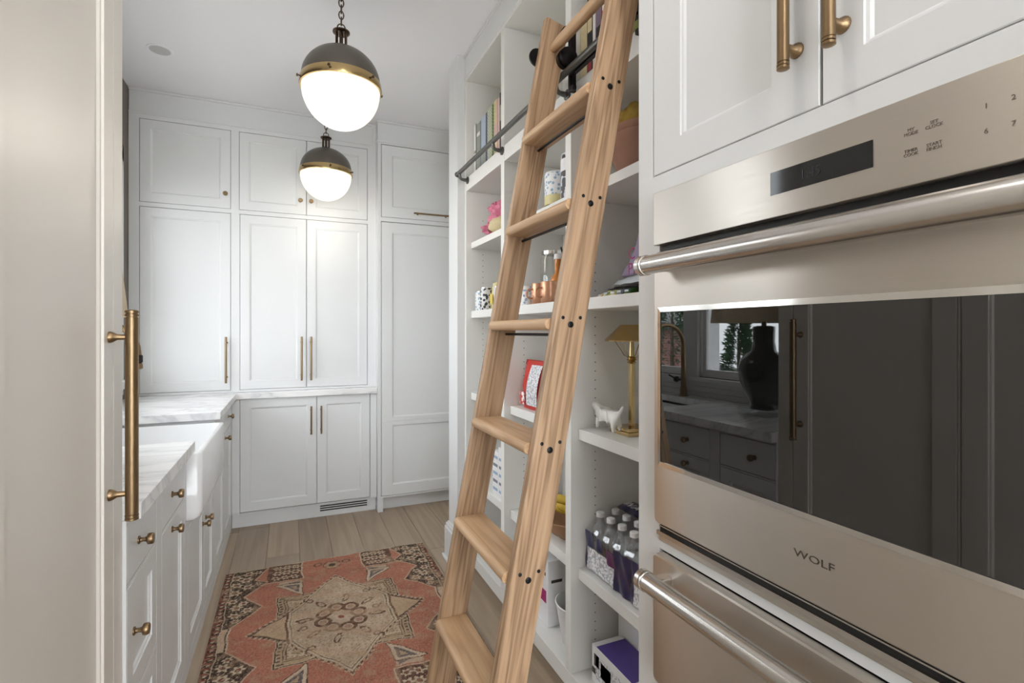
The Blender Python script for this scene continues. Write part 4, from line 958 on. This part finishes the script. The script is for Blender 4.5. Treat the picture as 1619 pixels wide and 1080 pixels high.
for q in (0, 1): B().tube([(1.08, 1.885 + .012 * q, ZS['o'] + .001), (1.075, 1.895 + .01 * q, ZS['o'] + .14), (1.06, 1.93 - .005 * q, ZS['o'] + .245)], [.006, .005, .003], 8).build('arm', 'black_metal', t, smooth=50)
bottle(1.065, 1.815, ZS['o'], .030, .20, 'clear_glass', 'clear bottle right of the tongs in the middle bay', cap='black_metal', neck=.5)
t = thing('snack_bag', 'red and white snack bag standing in the middle bay', 'bag', (1.02, 2.03, ZS['n']))
bd = bag((1.0, 2.045, ZS['n']), .20, .085, .215, 'red_bag', 21, t, lean=.0)
rb = B(); V = []; F = []
for j in range(9):
    for i in range(7):
        s_ = j / 8; V.append((.9545 - .006 * math.sin(PI * s_) + .028 * s_ ** 2, 1.945 + i / 6 * .105, ZS['n'] + .02 + s_ * .175))
for j in range(8):
    for i in range(6): F.append((j * 7 + i, j * 7 + i + 1, j * 7 + 8 + i, j * 7 + 7 + i))
rb.add(V, F).build('white_panel', 'small_print', bd, smooth=60)
B().box(.9455, .9470, 2.055, 2.10, ZS['n'] + .02, ZS['n'] + .075).build('printed_patch', 'red_print', bd)
# bananas in a wooden bowl
t = thing('wooden_bowl', 'wooden bowl holding bananas in the middle bay', 'bowl', (1.04, 1.80, .51))
B().lathe((1.04, 1.80, .5102), (0, 0, 1), [(0, .055), (.006, .058), (.02, .085), (.05, .112), (.078, .122), (.080, .118), (.05, .104), (.022, .078), (.012, .05)], 36).build('body', 'bowl_wood', t, smooth=50)
for q, (dx, dy, rot, zz) in enumerate(((0, 0, .5, .585), (-.02, .03, .7, .600), (.01, -.035, .35, .595), (-.02, -.01, .55, .632))):
    t = thing('banana', ('yellow banana lying lowest in the wooden bowl', 'yellow banana on the left of the wooden bowl', 'yellow banana on the right of the wooden bowl', 'yellow banana resting on top of the others')[q], 'banana', (1.02 + dx, 1.80 + dy, zz), 'bananas in the wooden bowl')
    P = []; rad = []
    for k in range(11):
        s_ = k / 10 - .5; a_ = s_ * 1.7; P.append((1.02 + dx + .075 * math.sin(a_) * math.cos(rot) * -1, 1.80 + dy + .075 * math.sin(a_) * math.sin(rot + .6), zz + .030 - .075 * (1 - math.cos(a_)) * -1 + .0)); rad.append(.018 * max(.25, (1 - (abs(s_) * 2) ** 4) ** .5))
    B().tube(P, rad, 10).build('fruit', 'banana', t, smooth=60); B().cyl(P[-1], Vector(P[-1]) + (Vector(P[-1]) - Vector(P[-2])) * 1.2, .005, .004, 8).build('stem', 'banana_tip', t)
t = thing('tissue_box', 'tall white carton with a purple label on the bottom shelf of the middle bay', 'box', (1.02, 1.93, .132))
c = B().box(.955, 1.12, 1.845, 1.985, .1322, .40).build('carton', 'white_print', t, bevel=.003)
B().box(.9540, .9548, 1.86, 1.93, .225, .275).build('label', 'magenta', c); B().box(.9540, .9548, 1.865, 1.905, .335, .348).build('print', 'ink', c); B().box(.97, 1.02, 1.844, 1.8448, .31, .322).build('print', 'ink', c)
t = thing('white_basket', 'white round basket on the bottom shelf beside the divider', 'basket', (1.03, 1.715, .132))
B().lathe((1.035, 1.715, .1322), (0, 0, 1), [(0, .072), (.005, .076), (.10, .092), (.148, .100), (.155, .104), (.158, .100), (.150, .094), (.10, .088), (.01, .07)], 36).build('body', 'vinyl', t, smooth=50)
blob((1.04, 1.70, .255), .06, .06, .03, .12, 9).build('contents', 'green_leaf', t, smooth=60)
# right bay
t = thing('terracotta_planter', 'weathered terracotta pot topped with moss in the right bay', 'planter', (1.06, 1.37, ZS['p']))
B().lathe((1.06, 1.36, ZS['p']), (0, 0, 1), [(0, .062), (.006, .068), (.035, .092), (.075, .112), (.11, .116), (.135, .108), (.140, .112), (.158, .112), (.158, .098), (.13, .094)], 40).build('pot', 'terracotta', t, smooth=50)
blob((1.06, 1.36, ZS['p'] + .160), .100, .105, .085, .09, 31, 28, 14).build('moss', 'moss', t, smooth=70)
rnd = random.Random(8)
for q in range(9):
    a_ = rnd.uniform(0, 2 * PI); r_ = rnd.uniform(.02, .09); blob((1.06 + r_ * math.cos(a_), 1.36 + r_ * math.sin(a_), ZS['p'] + .225 - r_ * .5), .030, .032, .026, .2, 40 + q, 10, 6).build('moss_clump', 'moss', t, smooth=70)
bars = [(1.448, .014, 'snack_gold', 'gold-wrapped snack bar leaning nearest the ladder'), (1.415, .022, 'snack', 'pale yellow-green snack bar second from the ladder'), (1.375, .022, 'pale_yellow', 'cream snack bar in the row on the right bay shelf'), (1.340, .024, 'grey_label', 'grey snack bar in the row on the right bay shelf'), (1.300, .024, 'green_leaf', 'green-wrapped snack packet in the row on the right bay shelf')]
for q, (y, h, m_, lab) in enumerate(bars):
    t = thing('snack_bar', lab, 'snack', (.985, y, ZS['o']), 'snack bars along the right bay shelf')
    b = B(); wy = .017; V = []; F = []; ns = 8
    for j in range(11):
        s_ = j / 10; xx = .942 + s_ * .12; k = .25 + .75 * math.sin(PI * min(max(s_, .08), .92)) ** .4 if 0 < j < 10 else .12
        for i in range(ns):
            a_ = 2 * PI * i / ns; V.append((xx, y + wy * math.cos(a_) * (.8 + .2 * k), ZS['o'] + .0003 + h * k * .5 * (1 + math.sin(a_))))
    for j in range(10):
        for i in range(ns): F.append((j * ns + i, j * ns + (i + 1) % ns, (j + 1) * ns + (i + 1) % ns, (j + 1) * ns + i))
    F += [tuple(range(ns)), tuple(range(10 * ns, 11 * ns))]
    b.add(V, F).build('wrapper', m_, t, smooth=60); B().box(.9425, .9431, y - .010, y + .010, ZS['o'] + h * .3, ZS['o'] + h * .55).build('crimp', 'silver_wrap', t)
def slump(name, lab, y0, y1, z0, h, m_, x0=.945, x1=1.12, seed=3, cat='bag', tilt=0.0):
    t = thing(name, lab, cat, ((x0 + x1) / 2, (y0 + y1) / 2, z0)); rnd = random.Random(seed); nx_, ny_ = 10, 12; V = []; F = []
    for s in (0, 1):
        for i in range(nx_ + 1):
            for j in range(ny_ + 1):
                u, v = i / nx_, j / ny_; e = (math.sin(PI * u) * math.sin(PI * v)) ** .45
                zz = z0 + .0005 + tilt * v + (s * h * e + (rnd.uniform(-.003, .003) if s else 0)); V.append((x0 + u * (x1 - x0), y0 + v * (y1 - y0), zz))
    n1 = (nx_ + 1) * (ny_ + 1)
    for s in (0, 1):
        for i in range(nx_):
            for j in range(ny_): a_ = s * n1 + i * (ny_ + 1) + j; F.append((a_, a_ + 1, a_ + ny_ + 2, a_ + ny_ + 1))
    B().add(V, F).build('film', m_, t, smooth=70); return t
slump('folded_bag', 'dark crumpled bag lying behind the snack bars', 1.14, 1.48, ZS['o'] + .028, .040, 'dark_wrap', .995, 1.16, 5)
slump('folded_bag', 'silvery pale folded pouch lying at the shelf front beside the oven cabinet', 1.05, 1.375, ZS['o'] + .030, .028, 'silver_wrap', .935, .99, 6)
t = thing('purple_bag', 'translucent lavender bag with magenta lettering in the right bay', 'bag', (1.09, 1.16, ZS['o'] + .07))
V = []; F = []; rnd = random.Random(12); n1 = 12
for j in range(n1 + 1):
    for i in range(n1 + 1):
        s_, u = j / n1, i / n1; top = 1.70 + .0 * u
        y = 1.480 - u * .32 - s_ * .06 * (1 - u); V.append((1.075 + .012 * math.sin(u * 9 + s_ * 3) + rnd.uniform(-.003, .003) + .03 * s_, y, ZS['o'] + .071 + s_ * (.115 + .13 * min(1, u * 1.9)) ))
for j in range(n1):
    for i in range(n1): a_ = j * (n1 + 1) + i; F.append((a_, a_ + 1, a_ + n1 + 2, a_ + n1 + 1))
o = B().add(V, F).build('film', 'lavender', t, smooth=70); sm_ = o.modifiers.new('thick', 'SOLIDIFY'); sm_.thickness = .03; sm_.offset = -1
text('C\nPI', .055, lambda x_, y_, z_: (1.040 - z_, 1.405 - x_, 1.566 + y_), 'lettering', 'magenta', o)
# brass lamp
t = thing('table_lamp', 'small brass table lamp with a flared metal shade in the right bay', 'lamp', (1.05, 1.428, ZS['n']))
tx, ty = 1.055, 1.425; tz = ZS['n']
B().box(tx - .052, tx + .052, ty - .052, ty + .052, tz + .0002, tz + .012).box(tx - .046, tx + .046, ty - .046, ty + .046, tz + .012, tz + .024).build('base', 'bright_brass', t, bevel=.0015)
B().box(tx - .008, tx + .008, ty - .008, ty + .008, tz + .024, tz + .235).build('column', 'bright_brass', t, bevel=.001)
B().lathe((tx, ty, tz + .235), (0, 0, 1), [(0, .012), (.004, .016), (.008, .010), (.012, .018), (.016, .012), (.020, .016), (.024, .009), (.10, .006)], 20).build('finial', 'bright_brass', t, smooth=35)
for a_ in (PI * .15, PI * .65, PI * 1.15, PI * 1.65):
    B().tube([(tx, ty, tz + .250), (tx + .028 * math.cos(a_), ty + .028 * math.sin(a_), tz + .262), (tx + .064 * math.cos(a_), ty + .064 * math.sin(a_), tz + .312)], .0016, 6).build('shade_arm', 'bright_brass', t, smooth=60)
V = []; F = []; n_ = 40; P_ = ((.310, .090), (.314, .091), (.365, .038), (.365, .036), (.312, .088))
for (h, r) in P_:
    for i in range(n_): V.append((tx + r * math.cos(2 * PI * i / n_), ty + r * math.sin(2 * PI * i / n_), tz + h))
for k in range(5):
    for i in range(n_): F.append((k * n_ + i, k * n_ + (i + 1) % n_, ((k + 1) % 5) * n_ + (i + 1) % n_, ((k + 1) % 5) * n_ + i))
B().add(V, F).build('lamp_shade', 'bright_brass', t, smooth=40)
# glass dog figurine
t = thing('dog_figurine', 'white glass dog figurine standing left of the brass lamp', 'figurine', (1.0, 1.52, ZS['n']))
gx, gy = .998, 1.478; z0 = ZS['n']
def gp(u, v, h): return (gx + v * 1.3, gy - u * 1.28, z0 + h * 1.08)
bb = bpy.data.meshes.new('figurine_body')
sk = [((-.034, 0, .052), .015), ((0, 0, .050), .0165), ((.034, 0, .050), .015), ((-.052, 0, .070), .010), ((-.066, 0, .074), .0095), ((-.082, 0, .068), .005),
      ((-.036, -.010, .028), .006), ((-.038, -.011, .006), .0052), ((-.036, .010, .028), .006), ((-.038, .011, .006), .0052),
      ((.036, -.010, .028), .0065), ((.040, -.011, .006), .0052), ((.036, .010, .028), .0065), ((.040, .011, .006), .0052), ((.050, 0, .066), .005), ((.066, 0, .090), .003),
      ((-.062, -.009, .086), .003), ((-.062, .009, .086), .003)]
ed = [(1, 0), (1, 2), (0, 3), (3, 4), (4, 5), (0, 6), (6, 7), (0, 8), (8, 9), (2, 10), (10, 11), (2, 12), (12, 13), (2, 14), (14, 15), (4, 16), (4, 17)]
vv = [Vector(gp(*p)) - Vector(t.location) for p, r in sk]
bb.from_pydata([tuple(v) for v in vv], ed, []); o = bpy.data.objects.new('figurine_body', bb); C.objects.link(o); o.parent = t; bb.materials.append(M('porcelain'))
o.modifiers.new('skin', 'SKIN')
if not bb.skin_vertices: bb.skin_vertices.new() if hasattr(bb.skin_vertices, 'new') else None
try:
    for k, (p, r) in enumerate(sk): bb.skin_vertices[0].data[k].radius = (r * 1.38, r * 1.38)
    bb.skin_vertices[0].data[1].use_root = True
except Exception: pass
sb_ = o.modifiers.new('sub', 'SUBSURF'); sb_.levels = 2; sb_.render_levels = 2
# water packs
def water_pack(y0, ny_, x0, nx_, z, label, full=True):
    pz = .0645; t = thing('water_bottle_pack', label, 'water bottles', (x0 + nx_ * pz / 2, y0 - ny_ * pz / 2, z), 'shrink-wrapped water packs')
    proto = None; proto_cap = None
    for i in range(nx_):
        for j in range(ny_):
            x, y = x0 + pz * (i + .5), y0 - pz * (j + .5)
            if proto is None:
                proto = B().lathe((x, y, z + .0005), (0, 0, 1), [(0, .022), (.004, .029), (.02, .031), (.045, .0295), (.05, .031), (.075, .0295), (.08, .031), (.12, .031), (.135, .028), (.165, .016), (.175, .0125), (.186, .0125)], 16).build('bottle', 'clear_plastic', t, smooth=50)
                proto_cap = B().lathe((x, y, z + .1865), (0, 0, 1), [(0, .0145), (.014, .0145), (.0155, .013)], 16).build('cap', 'white_print', proto, smooth=40); o0 = Vector((x, y, 0))
            else:
                c = proto.copy(); C.objects.link(c); c.parent = t; c.location = Vector((x, y, 0)) - o0
                k = proto_cap.copy(); C.objects.link(k); k.parent = c
    xa, xb, ya, yb = x0 - .004, x0 + nx_ * pz + .004, y0 + .003, y0 - ny_ * pz - .003; L = ya - yb
    rnd = random.Random(int(y0 * 1000)); n1, m1 = 28, 10
    def sheet(name, ua, ub, va, vb, m_, off, par, amp=.0025, face='f'):
        V = []; F = []
        for j in range(m1 + 1):
            for i in range(n1 + 1):
                u = ua + (ub - ua) * i / n1; v = va + (vb - va) * j / m1
                wob = .004 * abs(math.sin(PI * u * ny_)) + .002 * math.sin(v * 60 + u * 30)
                zz = z + .002 + v
                if face == 'f':
                    # front face folds back over the shoulders above 0.135
                    xx = xa - wob - off
                    if v > .135: xx += (v - .135) * 1.0
                    V.append((xx, ya - u * L, zz))
                else:
                    V.append((xa + .045 + (xb - xa - .045) * (v), ya - u * L, z + .200 + off + wob * .8 + .004 * math.sin(v * 22)))
        for j in range(m1):
            for i in range(n1): a_ = j * (n1 + 1) + i; F.append((a_, a_ + 1, a_ + n1 + 2, a_ + n1 + 1))
        return B().add(V, F).build(name, m_, par, smooth=70)
    wr = sheet('shrink_wrap', 0, 1, .004, .185, 'clear_plastic', .000, t)
    sheet('printed_band', .0, .20, .085, .135, 'navy', .0012, wr); sheet('printed_band', .27, .40, .088, .128, 'navy', .0012, wr)
    sheet('ingredients_panel', .05, .66, .006, .082, 'small_print', .0012, wr); sheet('printed_band', .0, .05, .005, .083, 'navy', .0012, wr)
    sheet('printed_band', .50, .68, .066, .112, 'plum', .0018, wr); sheet('printed_band', .66, .99, .002, .128, 'navy', .0012, wr)
    sheet('top_print', .05, 1, .42, 1, 'navy', .004, wr, face='t')
    for q in range(4): text(('W', 'AT', 'ER', 'S')[q], .05, lambda x_, y_, z_, q=q: (xa + .150 + y_, ya - .045 - q * .060 - x_, z + .2155 + z_), 'lettering', 'white_print', wr)
water_pack(1.555, 4, .962, 3, .510 if False else .500, 'shrink-wrapped pack of clear water bottles, the left one in the right bay')
water_pack(1.285, 4, .958, 3, .500, 'second shrink-wrapped water pack half hidden by the oven cabinet')
# bottom of right bay
def carton(name, lab, xa, xb, ya, yb, z, h, m_, parts=()):
    t = thing(name, lab, 'box', ((xa + xb) / 2, (ya + yb) / 2, z)); c = B().box(xa, xb, ya, yb, z + .0003, z + h).build('carton', m_, t, bevel=.002)
    for (a0, a1, b0, b1, mm, face) in parts:
        if face == 'f': B().box(xa - .0009, xa - .0002, a0, a1, z + b0, z + b1).build('print', mm, c)
        else: B().box(a0, a1, b0, b1, z + h + .0002, z + h + .0009).build('print', mm, c)
    return t
carton('tissue_box', 'white tissue carton with a purple printed top on the bottom shelf of the right bay', .955, 1.075, 1.28, 1.515, .132, .125, 'white_print',
       ((.957, 1.073, 1.29, 1.49, 'purple_print', 't'), (1.30, 1.49, .02, .10, 'small_print', 'f'), (1.47, 1.50, .06, .10, 'ink', 'f'), (1.40, 1.46, .04, .09, 'purple_print', 'f'), (1.49, 1.512, .03, .05, 'ink', 'f')))
carton('carton_box', 'tall white carton with faint print standing behind the purple-topped tissue box', 1.085, 1.145, 1.22, 1.545, .132, .290, 'vinyl', ((1.26, 1.36, .14, .150, 'ink', 'f'), (1.24, 1.26, .17, .20, 'green_label', 'f')))
t = thing('snack_bag', 'orange and white snack bag on the bottom shelf beside the oven cabinet', 'bag', (1.0, 1.21, .132))
bag((1.0, 1.215, .1325), .11, .09, .20, 'snack_gold', 51, t); B().box(.945, .952, 1.19, 1.235, .30, .325).build('label', 'green_label', t)
# ---------------------------------------------------------------- outdoors, seen through the windows and in the oven glass
tag(B().box(-16, -1.12, -8, 24, -.35, -.25).build('lawn', 'grass'), 'green lawn outside the kitchen windows', 'lawn', kind='structure')
t = thing('neighbour_house', 'red brick house with pale siding seen through the far window', 'house', (-9.5, 13, -.25))
fp = [(-7.2, 9.5), (-7.2, 17.5), (-14.6, 17.5)]
B().prism(fp, -.25, 1.40).build('brick_wall', 'bricks', t)
B().prism(fp, 1.48, 3.0).build('siding', 'siding', t)
B().prism([(-7.0, 9.1), (-7.0, 17.7), (-15.2, 17.7)], 1.40, 1.48).build('eave_board', 'roofing', t)
B().add([(-6.9, 8.8, 3.0), (-6.9, 17.9, 3.0), (-15.5, 17.9, 3.0), (-9.5, 15, 4.8)], [(0, 1, 2), (0, 1, 3), (1, 2, 3), (2, 0, 3)]).build('roof', 'roofing', t)
def conifer(x, y, h, r, label, seed):
    t = thing('conifer_tree', label, 'tree', (x, y, -.25), 'evergreens outside the windows'); rnd = random.Random(seed)
    B().cyl((x, y, -.25), (x, y, h * .8), .05, .015, 8).build('trunk', 'bark', t)
    V = []; F = []
    for q in range(2600):
        s_ = rnd.random() ** .8; zc = -.1 + s_ * (h + .1); rr = r * (1 - s_ * .93) * (.35 + .65 * rnd.random()) ; a_ = rnd.uniform(0, 2 * PI)
        p = Vector((x + rr * math.cos(a_), y + rr * math.sin(a_), zc)); d = Vector((math.cos(a_), math.sin(a_), rnd.uniform(-.2, .8))).normalized(); u = d.orthogonal().normalized(); L = rnd.uniform(.05, .11); ww = rnd.uniform(.012, .03)
        k = len(V); V += [tuple(p - u * ww * .5), tuple(p + u * ww * .5), tuple(p + d * L * .6 + u * ww), tuple(p + d * L)]; F.append((k, k + 1, k + 2, k + 3))
    B().add(V, F).build('foliage', 'conifer', t, kind='stuff')
conifer(-4.1, 5.15, 1.72, .42, 'evergreen tree standing outside the near window', 3)
conifer(-5.2, 7.75, 2.5, .75, 'larger evergreen tree outside the far window, before the brick house', 5)
